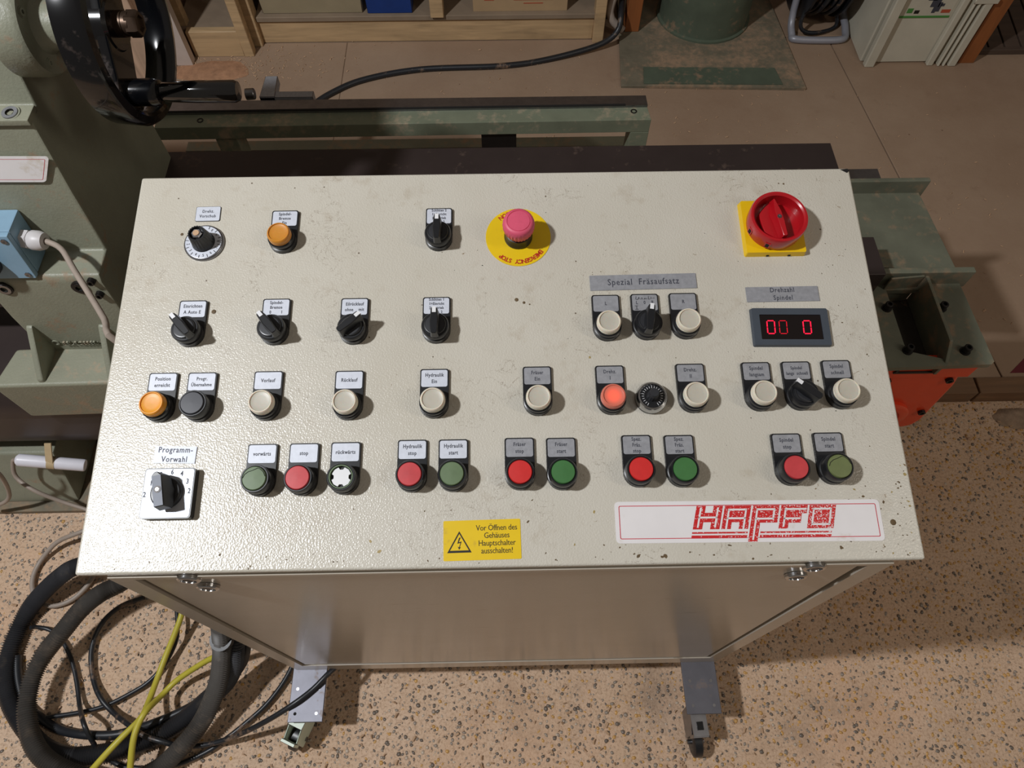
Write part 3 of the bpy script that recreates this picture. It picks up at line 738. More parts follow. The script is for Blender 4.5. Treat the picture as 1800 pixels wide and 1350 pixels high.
# digital display
u, v, w_, h_, a = quad_on([(1319.5, 541.6), (1454.5, 541.6), (1463, 607.3), (1326.7, 606.8)], .004); X = PM(u, v, 0, a); b = B()
ow, iw = rrect(w_, h_, .002), rrect(w_ - .0165, h_ - .0145, .0008)
b.prism(rrect(w_ + .001, h_ + .001, .002), 0, .003, M['bezel'], X, top=ow)
n = len(ow); b.raw([(p[0], p[1], .003) for p in ow] + [(p[0] * .985, p[1] * .985, .0045) for p in ow] + [(p[0], p[1] - .0005, .0045) for p in iw] + [(p[0], p[1] - .0005, .0022) for p in iw],
                  [(k * n + i, k * n + (i + 1) % n, (k + 1) * n + (i + 1) % n, (k + 1) * n + i) for k in range(3) for i in range(n)], M['bezel'], X)
disp = b.build('digital_display', con, label='digital display in a slate frame showing red figures 00 0')
b = B(); b.box(-iw[0][0] - .0002, iw[0][0] + .0002, -(h_ - .0145) / 2 - .0007, (h_ - .0145) / 2 - .0003, .003, .0034, M['screen'], X); b.build('display_window', disp)
def digit(cx, cy, dm, thin):
    bb = B(); W2, H2, t = .0040, .0074, .0011 if not thin else .0008
    K = X @ Matrix(((1, .03, 0, 0), (0, 1, 0, 0), (0, 0, 1, 0), (0, 0, 0, 1)))
    for sy in (-1, 1): bb.box(cx - W2 + .0008, cx + W2 - .0008, cy + sy * H2 - t / 2, cy + sy * H2 + t / 2, .0035, .0037, dm, K)
    for sx in (-1, 1):
        for (y0, y1) in ((-H2 + .0008, -.0005), (.0005, H2 - .0008)): bb.box(cx + sx * W2 - t / 2, cx + sx * W2 + t / 2, cy + y0, cy + y1, .0035, .0037, dm, K)
    bb.build('led_digit', disp)
digit(-.0215, -.0005, M['led'], False); digit(-.0085, -.0005, M['ledd'], True); digit(.0172, -.0005, M['led'], False)

# programme selector
u, v, w_, h_, a = quad_on([(254.8, 823.5), (345.7, 824.3), (334.4, 912.3), (243, 908.4)], .009); a = 0
X = PM(u, v, 0, a); b = B(); ws = (w_ + h_) / 2
b.prism(rrect(ws, ws, .003), 0, .009, M['black'], X); b.prism(rrect(ws - .0022, ws - .0022, .0024), .009, .0094, M['polish'], X)
for t, x, y in (('8', -.0088, .0182), ('6', .0022, .0205), ('4', .0118, .0188), ('3', .0182, .0110), ('2', .0210, .0015), ('2', -.0222, -.0015), ('1', -.0172, .0098)):
    b.text(t, .0072, M['ink'], X, x, y, .0097, .75, thick=.00015)
ps = b.build('program_selector', con, label='black bar knob on a square polished plate numbered 2 8 6 4 3 at the lower left')
b = B(); b.lathe([(.0155, .0094), (.0155, .0120), (.0140, .0150), (0, .0152)], M['black'], X, 40, cap=False)
K = X @ Matrix.Rotation(R(12), 4, 'Z')
b.prism([(-.0065, -.0175), (.0065, -.0175), (.0105, 0), (.0065, .0150), (.0010, .0185), (-.0030, .0185), (-.0070, .0150), (-.0100, 0)], .0150, .0300, M['black'], K,
        top=[(-.0050, -.0165), (.0045, -.0165), (.0048, 0), (.0042, .0140), (.0010, .0175), (-.0020, .0175), (-.0050, .0140), (-.0050, 0)])
b.build('bar_knob', ps, bevel=.0007, bseg=1)
b = B(); b.box(-.0046, .0040, -.0160, .0138, .0299, .0303, M['stripg'], K); b.lathe([(.0034, .0303), (.0034, .0307), (0, .0307)], M['bolt'], K, 18, cap=False); b.lathe([(.0022, .0307), (.0018, .0312), (0, .0312)], M['chrome'], K, 16, cap=False); b.build('knob_face', ps, label='grey metal strip with a screw')

# foot plates and castors
for i, (x0, x1) in enumerate(((-.392, -.330), (.321, .383))):
    for yb in (0, 1):
        y0, y1 = (-.087, .06) if not yb else (.36, .47)
        b = B(); b.box(x0, x1, y0, y1, .099, .105, M['legplate'])
        for hx in (x0 + .012, x1 - .012):
            for hy in ((-.073, -.032) if not yb else (.455,)):
                b.lathe([(.0028, .1052), (0, .1052)], M['steel'] if not (i == 0 and hx < -.35 and hy < -.05) else M['hole'], Tm(hx, hy, 0), 12, cap=False)
        b.build('foot_plate', con, bevel=.0008, bseg=1)
        cx = (x0 + x1) / 2 - .008 + (.001 if i else -.012); cy = (-.088 if not yb else .42)
        rz = {(0, 0): -24, (1, 0): 3}.get((i, yb), 0)
        K = Tm(cx, cy, 0) @ Matrix.Rotation(R(rz), 4, 'Z'); hm = M['pgreen'] if i == 0 else M['steel']
        b = B(); b.lathe([(.007, .080), (.007, .099)], M['steel'], K @ Tm(0, .012, 0), 16)
        for sx in (-1, 1): b.prism([(-.034, .016), (-.030, .068), (-.006, .082), (.022, .082), (.012, .020)], sx * .0125 - .0015, sx * .0125 + .0015, hm, K @ Matrix(((0, 0, 1, 0), (1, 0, 0, 0), (0, 1, 0, 0), (0, 0, 0, 1))))
        b.box(-.014, .014, -.006 if i == 0 else -.034, .024, .080, .084, hm, K); b.box(-.014, .014, -.036, -.030, .050, .0795, hm, K)
        if i == 1: b.box(-.006, .006, -.024, -.010, .0842, .0848, M['hole'], K)
        cs = b.build('castor', con, bevel=.0008, bseg=1, label='castor with pale green housing' if (i, yb) == (0, 0) else None)
        b = B(); Xw = axisM(K @ Vector((0, -.018 - .022 * i, .027)), K.to_3x3() @ Vector((1, 0, 0)))
        b.lathe([(.004, -.009), (.022, -.009), (.027, -.0065), (.027, .0065), (.022, .009), (.004, .009)], M['black'], Xw, 32); b.build('wheel', cs)
        b = B(); b.lathe([(.0042, -.0155), (.0042, .0155)], M['steel'], Xw, 12); b.build('axle', cs)

# ================================================================== LATHE (bed, headstock, brackets, frame)
BZ = .56
lat = empty('wood_lathe', (0, .75, 0), 'grey-green cast-iron lathe with dark steel bed rails behind the console', 'machine')
b = B(); b.box(-1.25, .638, .537, .617, BZ - .055, BZ, M['bed']); b.build('bed_rail', lat, bevel=.001, bseg=1, label='front dark steel bed rail ending beside the green bracket')
b = B(); b.box(-1.25, .617, .758, .842, BZ - .055, BZ, M['bed']); b.build('bed_rail', lat, bevel=.001, bseg=1, label='rear dark steel bed rail just behind the console')
b = B(); b.box(-.50, -.42, .617, .758, BZ - .10, BZ - .02, M['bed']); b.box(.10, .16, .617, .758, BZ - .10, BZ - .02, M['bed']); b.build('bed_cross_tie', lat, bevel=.002)
# rounded dark beam under the headstock foot
pr = [(.450, .37), (.430, .35), (.420, .315), (.419, .25), (.428, .20), (.445, .165), (.47, .15), (.78, .15), (.78, .40), (.46, .40)]
b = B(); yz(pr, -1.35, -.46, M['bed'], b); b.build('bed_beam', lat, bevel=.004, label='dark brown rounded bed beam under the headstock')
# headstock casting
b = B(); prof = [(.640, 1.12), (.636, .975), (.625, .950), (.602, .864), (.577, .862), (.573, .845), (.555, .752), (.540, .649), (.493, .647), (.487, .635), (.478, .560), (.474, .468), (.474, .40), (.83, .40), (.83, .66), (.80, .80), (.80, 1.12)]
yz(prof, -.78, -.60, M['gmach'], b); hs = b.build('headstock_column', lat, bevel=.004)
b = B(); b.box(-1.35, -.78, .66, .80, .52, 1.12, M['gmach']); b.build('headstock_body', lat, bevel=.006)
b = B(); b.box(-.80, -.600, .570, .600, .857, .8665, M['gmachd']); b.build('column_ledge', lat, bevel=.002)
# foot flange
b = B(); b.prism([(-.846, .403), (-.46, .410), (-.46, .60), (-.80, .60), (-.80, .478), (-.828, .477)], .355, .468, M['gmachd'], None); b.build('headstock_foot', lat, bevel=.006, bseg=3)
for xg in (-.764, -.648):
    b = B(); yz([(.500, .538), (.474, .538), (.410, .474), (.410, .462), (.500, .462)], xg - .0055, xg + .0055, M['gmach'], b); b.build('gusset_rib', lat, bevel=.003)
# raised casting mark
b = B(); K = Matrix.Translation((-.700, .4745, .489)) @ Matrix.Rotation(R(89), 4, 'X')
b.text('BBL ROBBER IN', .0115, M['gmachd'], K, 0, 0, .0016, .88, 1.0, thick=.0003, ext=.0018)
b.lathe([(.0062, 0), (.0062, .0018), (.0044, .0018), (.0044, 0)], M['gmach'], K @ Tm(-.047, .001, 0), 20, cap=False); b.box(-.05, .035, -.0004, .0004, -.002, 0, M['gmach'], K)
b.build('cast_lettering', lat, label='small raised foundry lettering, illegible')
# bolts on column
for px, py, y_, r_, nm in ((18, 199, .574, .0125, 'socket_screw'), (8, 508, .484, .012, 'socket_screw'), (140, 506, .484, .012, 'socket_screw'), (160, 496, .484, .006, 'small_screw'), (175, 519, .480, .006, 'small_screw')):
    c = aty(px, py, y_)
    if py == 199: c = atz(px, py, .8668)
    K = axisM(c, (0, -.1, 1) if py == 199 else (0, -1, .12))
    b = B(); b.lathe([(r_, -.004), (r_, .0008), (r_ * .82, .0008)], M['gmach'] if py == 199 else M['bolt'], K, 24, cap=False)
    b.lathe([(r_ * .82, .0008), (r_ * .8, .0022 if r_ > .01 else .004), (r_ * .45, .0022 if r_ > .01 else .004)], M['steel'] if py in (199, 508) else M['bolt'], K, 24, cap=False)
    b.lathe([(r_ * .45, .0022), (r_ * .45, -.002), (0, -.002)], M['hole'], K, 6, cap=False); b.build(nm, lat)
# white sticker on column face
def on_face(px, py):     # column face between y .573 and .540
    n_ = Vector((0, -1, .167)).normalized(); p0 = Vector((0, .5535, .752)); d = Vector(ray(px, py)); c = Vector(CC)
    return c + d * (((p0 - c) @ n_) / (d @ n_))
q = [on_face(*p) for p in ((-60, 272), (55, 271), (82, 319), (-60, 319))]
ex = (q[2] - q[3]).normalized(); ez = (q[0] - q[3]).normalized(); en = ex.cross(ez).normalized()
Kq = Matrix.Identity(4)
cq = (q[2] + q[3]) / 2 + ez * (q[0] - q[3]).length / 2
for i in range(3): Kq[i][0] = ex[i]; Kq[i][1] = ez[i]; Kq[i][2] = en[i]; Kq[i][3] = cq[i] - 0
b = B(); wq = (q[2] - q[3]).length; hq = (q[0] - q[3]).length * .96
Kq = Matrix.Translation(Vector((0, -.0018, 0))) @ Kq
b.prism(rrect(wq, hq, .005), 0, .0006, M['stick'], Kq); ring_band(b, rrect(wq - .009, hq - .009, .002), rrect(wq - .0102, hq - .0102, .0015), .0008, M['rim'], Kq)
b.build('type_sticker', lat, label='blank white sticker with thin pink border on the green column')
# flange, hub, handwheel
AX = (.655, .940)
b = B(); K = axisM((-.600, *AX), (1, 0, 0)); b.lathe([(.060, 0), (.060, .034), (.056, .040), (.034, .040), (.030, .046), (.030, .075), (0, .075)], M['gmach'], K, 56, cap=False)
fl = b.build('bearing_flange', lat)
for a_ in (-38, 52, 142, 232):
    c = K @ Vector((0, 0, .040)) + Vector((0, math.sin(R(a_ + 180 + 0)) * .045, math.cos(R(a_ + 180)) * .045))
    Kb = axisM(c, (1, 0, 0)); b = B(); b.lathe([(.0065, 0), (.0065, .0008), (.005, .0008), (.005, .002), (.0025, .002), (.0025, 0), (0, 0)], M['gmach'], Kb, 20, cap=False); b.build('flange_screw', fl)
hw = empty('handwheel', (-.465, *AX), 'glossy black handwheel with a cylindrical grip on the green lathe headstock', 'handwheel')
WX = -.452
K = axisM((WX, *AX), (1, 0, 0))
b = B(); pr = [(.117, -.036), (.120, -.004), (.117, .001), (.108, .003), (.104, .001), (.101, -.006), (.099, -.028), (.104, -.036)]
n = len(pr); seg = 96; vs = []; fs = []
for i in range(seg):
    a_ = 2 * math.pi * i / seg
    for r_, z_ in pr: vs.append((r_ * math.cos(a_), r_ * math.sin(a_), z_))
for i in range(seg):
    for j in range(n): fs.append((i * n + j, ((i + 1) % seg) * n + j, ((i + 1) % seg) * n + (j + 1) % n, i * n + (j + 1) % n))
b.raw(vs, fs, M['blackg'], K); b.build('wheel_rim', hw)
grip = Vector((WX + .004, .607, .877))
gd = math.atan2(grip.z - AX[1], grip.y - AX[0])
for k_, a_ in enumerate((gd, gd + R(180))):
    dy, dz = math.cos(a_), math.sin(a_); b = B(); pts = []
    Kx = Matrix(((0, 0, 1, 0), (dy, -dz, 0, AX[0]), (dz, dy, 0, AX[1]), (0, 0, 0, 1)))
    b.prism([(.010, -.031), (.06, -.027), (.106, -.031), (.106, .031), (.06, .027), (.010, .031)], WX - .034, WX - .020, M['blackg'], Kx)
    b.build('spoke', hw, bevel=.003)
b = B(); b.lathe([(.034, -.052), (.034, -.022), (.030, -.018), (0, -.018)], M['blackg'], K, 40); b.build('hub', hw)
b = B(); b.lathe([(.0155, -.018), (.0155, -.009), (.0145, -.009), (.0145, -.001)], M['brnbolt'], K, 32, cap=False); b.lathe([(.0160, -.004), (.0160, .007), (.0145, .010), (.0105, .010), (.0098, .007), (0, .007)], M['brnbolt'], K, 6, cap=False); b.build('hub_nut', hw)
K = axisM(grip, (1, 0, 0)); b = B(); b.lathe([(.017, -.034), (.017, .008), (.0150, .014), (.010, .015)], M['blackg'], K, 32, cap=False); b.build('grip_boss', hw)
b = B(); b.lathe([(.0105, .014), (.0122, .020), (.0136, .060), (.0138, .110), (.0118, .1145), (0, .115)], M['handle'], K, 36, cap=False); b.build('grip', hw)

# blue-grey junction box with gland and cable
jb = empty('junction_box', (-.74, .52, .655), 'grey-blue metal junction box with cable gland on the green headstock', 'junction box')
Kb = Matrix(((1, 0, 0, 0), (0, 1, .167, 0), (0, 0, 1, 0), (0, 0, 0, 1)))     # leans with the casting face
fy = lambda y, z: y - .167 * z
yb_ = fy(.5445, .688)
b = B(); b.box(-.80, -.690, yb_ - .042, yb_, .649, .727, M['bluebox'], Kb); b.build('box_body', jb, bevel=.003)
b = B(); b.box(-.80, -.6895, yb_ - .052, yb_ - .0425, .6485, .7275, M['bluebox'], Kb); b.build('box_lid', jb, bevel=.002)
for z_ in (.719, .657):
    K = axisM(Kb @ Vector((-.698, yb_ - .052, z_)), (0, -1, .167)); b = B(); b.lathe([(.0042, .0), (.0042, .0018), (.0030, .0020), (0, .0008)], M['steel'], K, 16, cap=False); b.build('lid_screw', jb)
b = B(); K = axisM(Kb @ Vector((-.745, yb_ - .052, .680)), (0, -1, .167)); b.lathe([(.020, 0), (.020, .014), (.016, .020), (0, .020)], M['blackm'], K, 32, cap=False); b.build('round_knob', jb)
gc = Vector((-.690, .520, .697)); gdir = Vector((1, -.10, -.05)).normalized(); K = axisM(gc, gdir)
b = B(); b.lathe([(.0145, -.002), (.0145, .009), (.0128, .010)], M['gland'], K, 6, cap=False); b.lathe([(.0128, .010), (.0145, .013), (.0145, .023), (.0120, .030), (.0050, .031)], M['gland'], K, 28, cap=False); b.build('cable_gland', jb)
g2 = gc + gdir * .032
b = B(); b.tube([gc + gdir * .015, g2, atx(108, 438, -.632), atx(130, 474, -.600), atx(160, 522, -.555), atx(184, 562, -.515), atx(205, 600, -.480), Vector((-.462, .36, .60)), Vector((-.462, .345, .52)), Vector((-.47, .34, .45))], .0042, M['cablegrey'], 12)
tag(b.build('cable'), 'grey cable running from the junction box gland down behind the console', 'cable')

# lower left: base, white tube, cords
b = B(); b.prism([(-1.6, .345), (-.45, .345), (-.45, .60), (-1.6, .60)], .0, .014, M['gplate2']); b.build('floor_plate', lat, bevel=.003)
b = B(); yz([(.366, .014), (.372, .03), (.424, .148), (.74, .148), (.74, .014)], -1.35, -.93, M['gmach'], b); b.build('base_pedestal', lat, bevel=.006)
b = B(); b.box(-.80, -.50, .50, .74, .014, .148, M['gmachd']); b.build('base_block', lat, bevel=.004)
t0 = aty(27, 808, .392); t1 = aty(150, 818, .392); tv = (t1 - t0); b = B()
K = axisM(t0, tv); L_ = tv.length; b.lathe([(0, 0), (.0085, .0015), (.0125, .006), (.0125, L_ - .003), (.0115, L_), (0, L_)], M['tubew'], K, 28, cap=False)
tag(b.build('plastic_tube'), 'white plastic tube strapped to the dark beam at the left', 'tube')
c = t0 + tv * .52; ctr = c
b = B(); K = axisM(c - tv.normalized() * .007, tv)
b.lathe([(.0132, 0), (.0132, .014)], M['tape'], K, 24, cap=False)
b.raw([c + Vector(q_) for q_ in ((-.006, -.008, .008), (.008, -.008, .008), (.016, .022, .045), (.003, .022, .045), (-.006, -.006, .006), (.008, -.006, .006), (.016, .024, .043), (.003, .024, .043))], [(0, 1, 2, 3), (4, 7, 6, 5), (0, 4, 5, 1), (1, 5, 6, 2), (2, 6, 7, 3), (3, 7, 4, 0)], M['tape'])
tag(b.build('tape_strap'), 'beige tape strap holding the white tube', 'strap')
b = B(); b.tube([t0, t0 + Vector((-.012, 0, -.012)), aty(28, 838, .375), aty(60, 862, .352), aty(110, 882, .34), aty(150, 895, .33), aty(175, 905, .32)], .0042, M['cablegrey'], 10)
tag(b.build('cable'), 'grey cord looping from the left end of the white tube', 'cable')
b = B(); b.tube([aty(-25, 815, .355), aty(0, 835, .35), aty(15, 862, .35), aty(12, 880, .345), aty(-20, 895, .34)], .0042, M['cablegrey'], 10)
tag(b.build('cable'), 'grey cord bend at the far left edge beside the machine base', 'cable')
b = B(); K = axisM(aty(133, 862, .40), (.1, -.7, .7)); b.lathe([(.006, -.02), (.006, .004), (.012, .006), (.013, .012), (.009, .017), (0, .018)], M['chrome'], K, 28, cap=False); b.box(-.004, .004, -.004, .004, -.12, -.018, M['bolt'], K); b.build('levelling_knob', lat, label='shiny round metal knob beside the base')

# right end: bracket plate on an orange gear motor
def bracket():
    z = .5
    b = B(); out = [(.622, .393), (.800, .397), (.806, .402), (.800, .56), (.622, .56)]
    hole = [(.668, .425), (.7275, .408), (.7275, .548), (.668, .548)]
    for q4 in ([(.622, .393), (.800, .397), hole[1], hole[0]], [(.800, .397), (.806, .402), (.800, .56), hole[2], hole[1]], [(.800, .56), (.622, .56), hole[3], hole[2]], [(.622, .56), (.622, .393), hole[0], hole[3]]): b.prism(q4, z - .010, z, M['gplate'])
    b.build('end_plate', lat)
    b = B(); b.box(.660, .728, .405, .556, z - .042, z - .038, M['trough']); b.box(.662, .666, .405, .556, z - .038, z - .0105, M['trough']); b.build('trough_floor', lat)  # dark inset below the opening, its shade painted into the colour
    b = B(); b.prism([(.640, .60), (.805, .59), (.792, .775), (.640, .775)], z - .010, z, M['gplate']); b.build('end_plate', lat, bevel=.002, label='dusty green plate behind the bracket')
    b = B(); b.box(.640, .812, .560, .572, z - .010, z + .032, M['gplate']); b.build('plate_flange', lat, bevel=.002)
    b = B(); b.box(.640, .800, .772, .782, z - .010, z + .030, M['gplate']); b.build('plate_flange', lat, bevel=.002)
    b = B(); b.box(.640, .755, .79, .87, z - .04, z - .034, M['steel']); b.build('steel_strip', lat, bevel=.001)
    # V-shaped trough walls
    def wall(p, q, th, z0, z1, nm='trough_wall'):
        d = (Vector(q) - Vector(p)).normalized(); nn = Vector((-d.y, d.x)) * th
        bb = B(); bb.prism([p, q, tuple(Vector(q) + nn), tuple(Vector(p) + nn)], z0, z1, M['gplate']); bb.build(nm, lat, bevel=.0015)
    b = B(); X = Matrix(((0, 0, 1, 0), (1, 0, 0, 0), (0, 1, 0, 0), (0, 0, 0, 1))); b.prism([(.400, z - .038), (.400, z), (.425, z + .030), (.556, z + .030), (.556, z - .038)], .724, .730, M['gplate'], X); b.build('trough_wall', lat, bevel=.0015)
    wall((.664, .549), (.723, .554), .004, z - .05, z + .030)
    b = B(); b.box(.668, .731, .420, .548, z - .001, z + .0012, M['hole']) if False else None
    for px, py in ((1564, 535), (1661, 535), (1601, 610), (1703, 611)):
        c = atz(px, py, z + .012); K = axisM((c.x, c.y, z), (0, 0, 1)); b = B()
        b.lathe([(.0085, 0), (.0085, .002)], M['bolt'], K, 24); b.lathe([(.0065, .002), (.0065, .013), (.0055, .014), (.0036, .014), (.0034, .009), (0, .009)], M['bolt'], K, 24, cap=False); b.build('cap_screw', lat)
    # orange gear motor
    gm = empty('gear_motor', (.71, .45, .2), 'bright orange gear motor hanging under the green end bracket', 'motor')
    b = B(); X = Matrix(((1, 0, 0, 0), (0, 0, 1, 0), (0, 1, 0, 0), (0, 0, 0, 1)))
    b.prism([(.60, .439), (.790, .439), (.800, .40), (.806, .33), (.812, .26), (.806, .235), (.790, .225), (.60, .225)], .412, .56, M['orange'], X); b.build('gear_housing', gm, bevel=.008, bseg=3)
    b = B(); b.prism([(.615, .456), (.785, .456), (.785, .439), (.615, .439)], .417, .56, M['orange'], X); b.build('housing_neck', gm, bevel=.004)
    b = B(); b.prism([(.60, .488), (.800, .488), (.800, .437), (.60, .437)], .408, .424, M['orange'], X); b.build('housing_rim', gm, bevel=.002)
    b = B(); b.lathe([(.060, 0), (.060, .007), (.056, .010), (.043, .010), (.042, .007), (0, .007)], M['orange'], axisM((.705, .412, .285), (0, -1, 0)), 48, cap=False); b.build('cover_disc', gm)
    b = B(); b.lathe([(.040, 0), (.040, .026), (.034, .030), (0, .030)], M['orange'], axisM((.79, .47, .445), (1, 0, 0)), 40); b.build('side_cover', gm)
    for x, z_ in ((.665, .428), (.775, .425), (.790, .300)):
        K = axisM((x, .411, z_), (0, -1, 0)); b = B(); b.lathe([(.0065, 0), (.0065, .005), (.0035, .005), (.0033, .001), (0, .001)], M['bolt'], K, 20, cap=False); b.build('housing_screw', gm)
    b = B(); b.box(.62, .76, .44, .55, .0, .224, M['gdark']); b.build('motor_stand', gm, bevel=.004)
bracket()

# green guide frame behind
fr = empty('guide_frame', (-.2, 1.13, ZF), 'long low grey-green steel guide frame standing behind the lathe', 'frame')
fz = .4
b = B(); b.prism([(-.76, 1.088), (.340, 1.094), (.334, 1.150), (-.76, 1.150)], fz - .035, fz, M['gframe']); b.build('top_rail', fr, bevel=.002)
b = B(); b.prism([(-.76, 1.128), (.335, 1.134), (.334, 1.166), (-.76, 1.166)], fz, fz + .006, M['steel']); b.prism([(-.76, 1.1275), (.285, 1.1325), (.285, 1.1375), (-.76, 1.1325)], fz + .006, fz + .008, M['hole']); b.build('slide_strip', fr, label='dark worn steel slide strip along the top')
for x0, x1 in ((.298, .340), (-.640, -.592), (-.02, .02)):
    b = B()
    if x0 > -.1 and x0 < .1: b.box(x0 - .02, x1 + .02, 1.10, 1.14, ZF, fz - .035, M['bolt'])
    else: b.box(x0, x1, 1.094, 1.145, ZF, fz - .035, M['gframe'])
    b.build('frame_leg', fr, bevel=.002)
b = B(); b.box(-.80, .369, 1.232, 1.266, .16, .20, M['gmachd']); b.build('lower_rail', fr, bevel=.002)
for px in (352, 1114):
    c = atz(px, 212 if px < 500 else 196, fz); b = B(); b.lathe([(.007, 0), (.007, .001), (.0045, .001), (.0045, -.001), (0, -.001)], M['bolt'], axisM((c.x, c.y, fz + .0003), (0, 0, 1)), 20, cap=False); b.build('rail_screw', fr)
# dusty fitting at the rail's left end
b = B(); K = axisM(atz(432, 166, fz + .05), (1, .1, 0)); b.lathe([(.012, 0), (.012, .018), (.010, .02), (0, .02)], M['steel'], K, 20)
c = atz(470, 178, fz + .01); b.box(c.x - .02, c.x + .10, 1.17, 1.19, fz - .03, fz + .01, M['legendg']); b.prism([(c.x - .02, 1.17), (c.x + .015, 1.17), (c.x + .012, 1.24), (c.x - .016, 1.24)], fz - .01, fz + .012, M['legendg']); b.build('slide_fitting', fr, bevel=.002, label='dusty grey fitting behind the rail')

# ================================================================== CABLES ON THE FLOOR
def cable(pts, r, mt, label, nm='cable', cat='cable', corr=0., step=None, seg=12):
    P = [atz(x / 3, 900 + y / 3, z) for x, y, z in pts]; b = B()
    b.tube(P, r, mt, seg, step, corr); o = b.build(nm); tag(o, label, cat); return o


cr = .0172
cable([(560, 250, .10), (400, 290, .09), (330, 330, .07), (250, 400, .05), (170, 490, .03), (110, 590, .02), (62, 700, .02), (35, 800, .02), (32, 900, .02), (55, 1000, .02), (95, 1080, .02), (150, 1160, .02), (215, 1230, .02), (300, 1275, .02), (400, 1290, .02), (600, 1260, .02), (800, 1195, .02), (950, 1110, .025), (1080, 1000, .04), (1190, 900, .07), (1235, 800, .11), (1240, 700, .15), (1250, 600, .17)], cr, M['conduit'], 'outermost black corrugated conduit loop at the left, passing under the other', 'corrugated_conduit', 'conduit', .26, .0021, 16)
cable([(760, 300, .13), (620, 385, .12), (530, 430, .115), (430, 510, .10), (330, 630, .085), (240, 740, .075), (180, 850, .07), (150, 960, .065), (142, 1060, .062), (160, 1180, .06), (215, 1280, .06), (310, 1350, .058), (450, 1400, .05), (650, 1420, .035), (830, 1355, .03), (970, 1225, .05), (1060, 1110, .06), (1115, 1000, .08), (1155, 880, .11), (1172, 750, .15), (1170, 660, .19), (1165, 600, .22)], cr, M['conduitd'], 'dusty grey-black corrugated conduit looping on top from the console side', 'corrugated_conduit', 'conduit', .26, .0021, 16)
b = B(); c0 = atz(1172, 660, .19); c0 = atz(1172 / 3, 900 + 672 / 3, .185); b.lathe([(.0195, -.008), (.0195, .008)], M['black'], axisM(c0, (0, -.2, 1)), 24); tag(b.build('conduit_collar'), 'black collar around the conduit at the console edge', 'conduit collar')
cable([(760, 450, .012), (640, 495, .012), (550, 570, .012), (500, 660, .012), (480, 760, .012), (492, 880, .012), (530, 980, .02), (600, 1060, .02), (690, 1130, .045), (760, 1180, .05), (860, 1212, .05), (960, 1235, .03), (1100, 1225, .03), (1250, 1178, .05), (1400, 1105, .09), (1540, 1018, .112), (1650, 935, .112), (1745, 840, .113), (1850, 760, .08)], .0048, M['cableblk'], 'thin black cable looping across the floor and over the left foot plate')
cable([(930, 500, .03), (937, 600, .03), (925, 690, .025), (870, 800, .012), (790, 890, .012), (700, 950, .012), (560, 1020, .012), (430, 1055, .012), (270, 1080, .012), (190, 1095, .012)], .0042, M['cableblk'], 'thin black cable curving leftwards from the yellow cable to the conduits')
cable([(160, 610, .03), (200, 608, .02), (270, 625, .012), (335, 690, .012), (380, 790, .012), (405, 900, .012), (420, 1020, .02), (440, 1110, .06), (470, 1180, .05), (500, 1230, .03)], .0042, M['cableblk'], 'thin black cable running down inside the conduit loops')
cable([(90, 760, .012), (95, 880, .012), (130, 1000, .012), (220, 1090, .012), (320, 1150, .014), (450, 1175, .03), (600, 1175, .032), (700, 1150, .03), (820, 1110, .02), (960, 1050, .02), (1100, 970, .03), (1210, 890, .04), (1280, 800, .06), (1300, 720, .10), (1300, 640, .12)], .0080, M['cableblk'], 'thick smooth black cable above the outer conduit loop')
cable([(560, 1290, .02), (620, 1330, .01), (700, 1350, .01), (900, 1340, .01), (1080, 1270, .012), (1200, 1190, .012), (1300, 1110, .012), (1400, 1020, .012), (1480, 920, .012), (1530, 835, .012), (1560, 760, .012)], .0046, M['cableblk'], 'black cable on the floor curving in front of the left foot plate')
cable([(965, 480, .05), (955, 550, .05), (915, 660, .04), (870, 770, .03), (825, 890, .03), (780, 1010, .05), (740, 1090, .07), (640, 1190, .08), (560, 1275, .08), (480, 1365, .07)], .0056, M['cableyel'], 'yellow cable coming from above and ending at the lower left')
cable([(1290, 700, .10), (1130, 765, .08), (1040, 815, .06), (930, 890, .04), (850, 970, .045), (770, 1050, .085), (725, 1130, .085), (700, 1220, .08), (685, 1370, .06)], .0056, M['cableyel'], 'yellow cable coming from the conduits and crossing to the bottom edge')
cable([(470, 90, .05), (410, 112, .05), (300, 160, .03), (220, 250, .012), (175, 340, .01), (175, 420, .01), (225, 480, .01), (290, 495, .01), (380, 462, .01), (450, 400, .01), (500, 330, .01)], .0048, M['cablegrey'], 'grey-beige cable loop on the floor beside the console corner')
# cable behind the lathe
b = B(); b.tube([atz(540, 192, ZF + .008), atz(580, 165, ZF + .008), atz(640, 140, ZF + .008), atz(740, 122, ZF + .008), atz(880, 116, ZF + .008), atz(960, 105, ZF + .008), atz(1050, 80, ZF + .02), atz(1085, 55, ZF + .05), atz(1092, 20, ZF + .09), atz(1095, -40, ZF + .1)], .0088, M['cableblk'], 12)
tag(b.build('cable'), 'thick black cable winding over the board floor towards the shelves', 'cable')

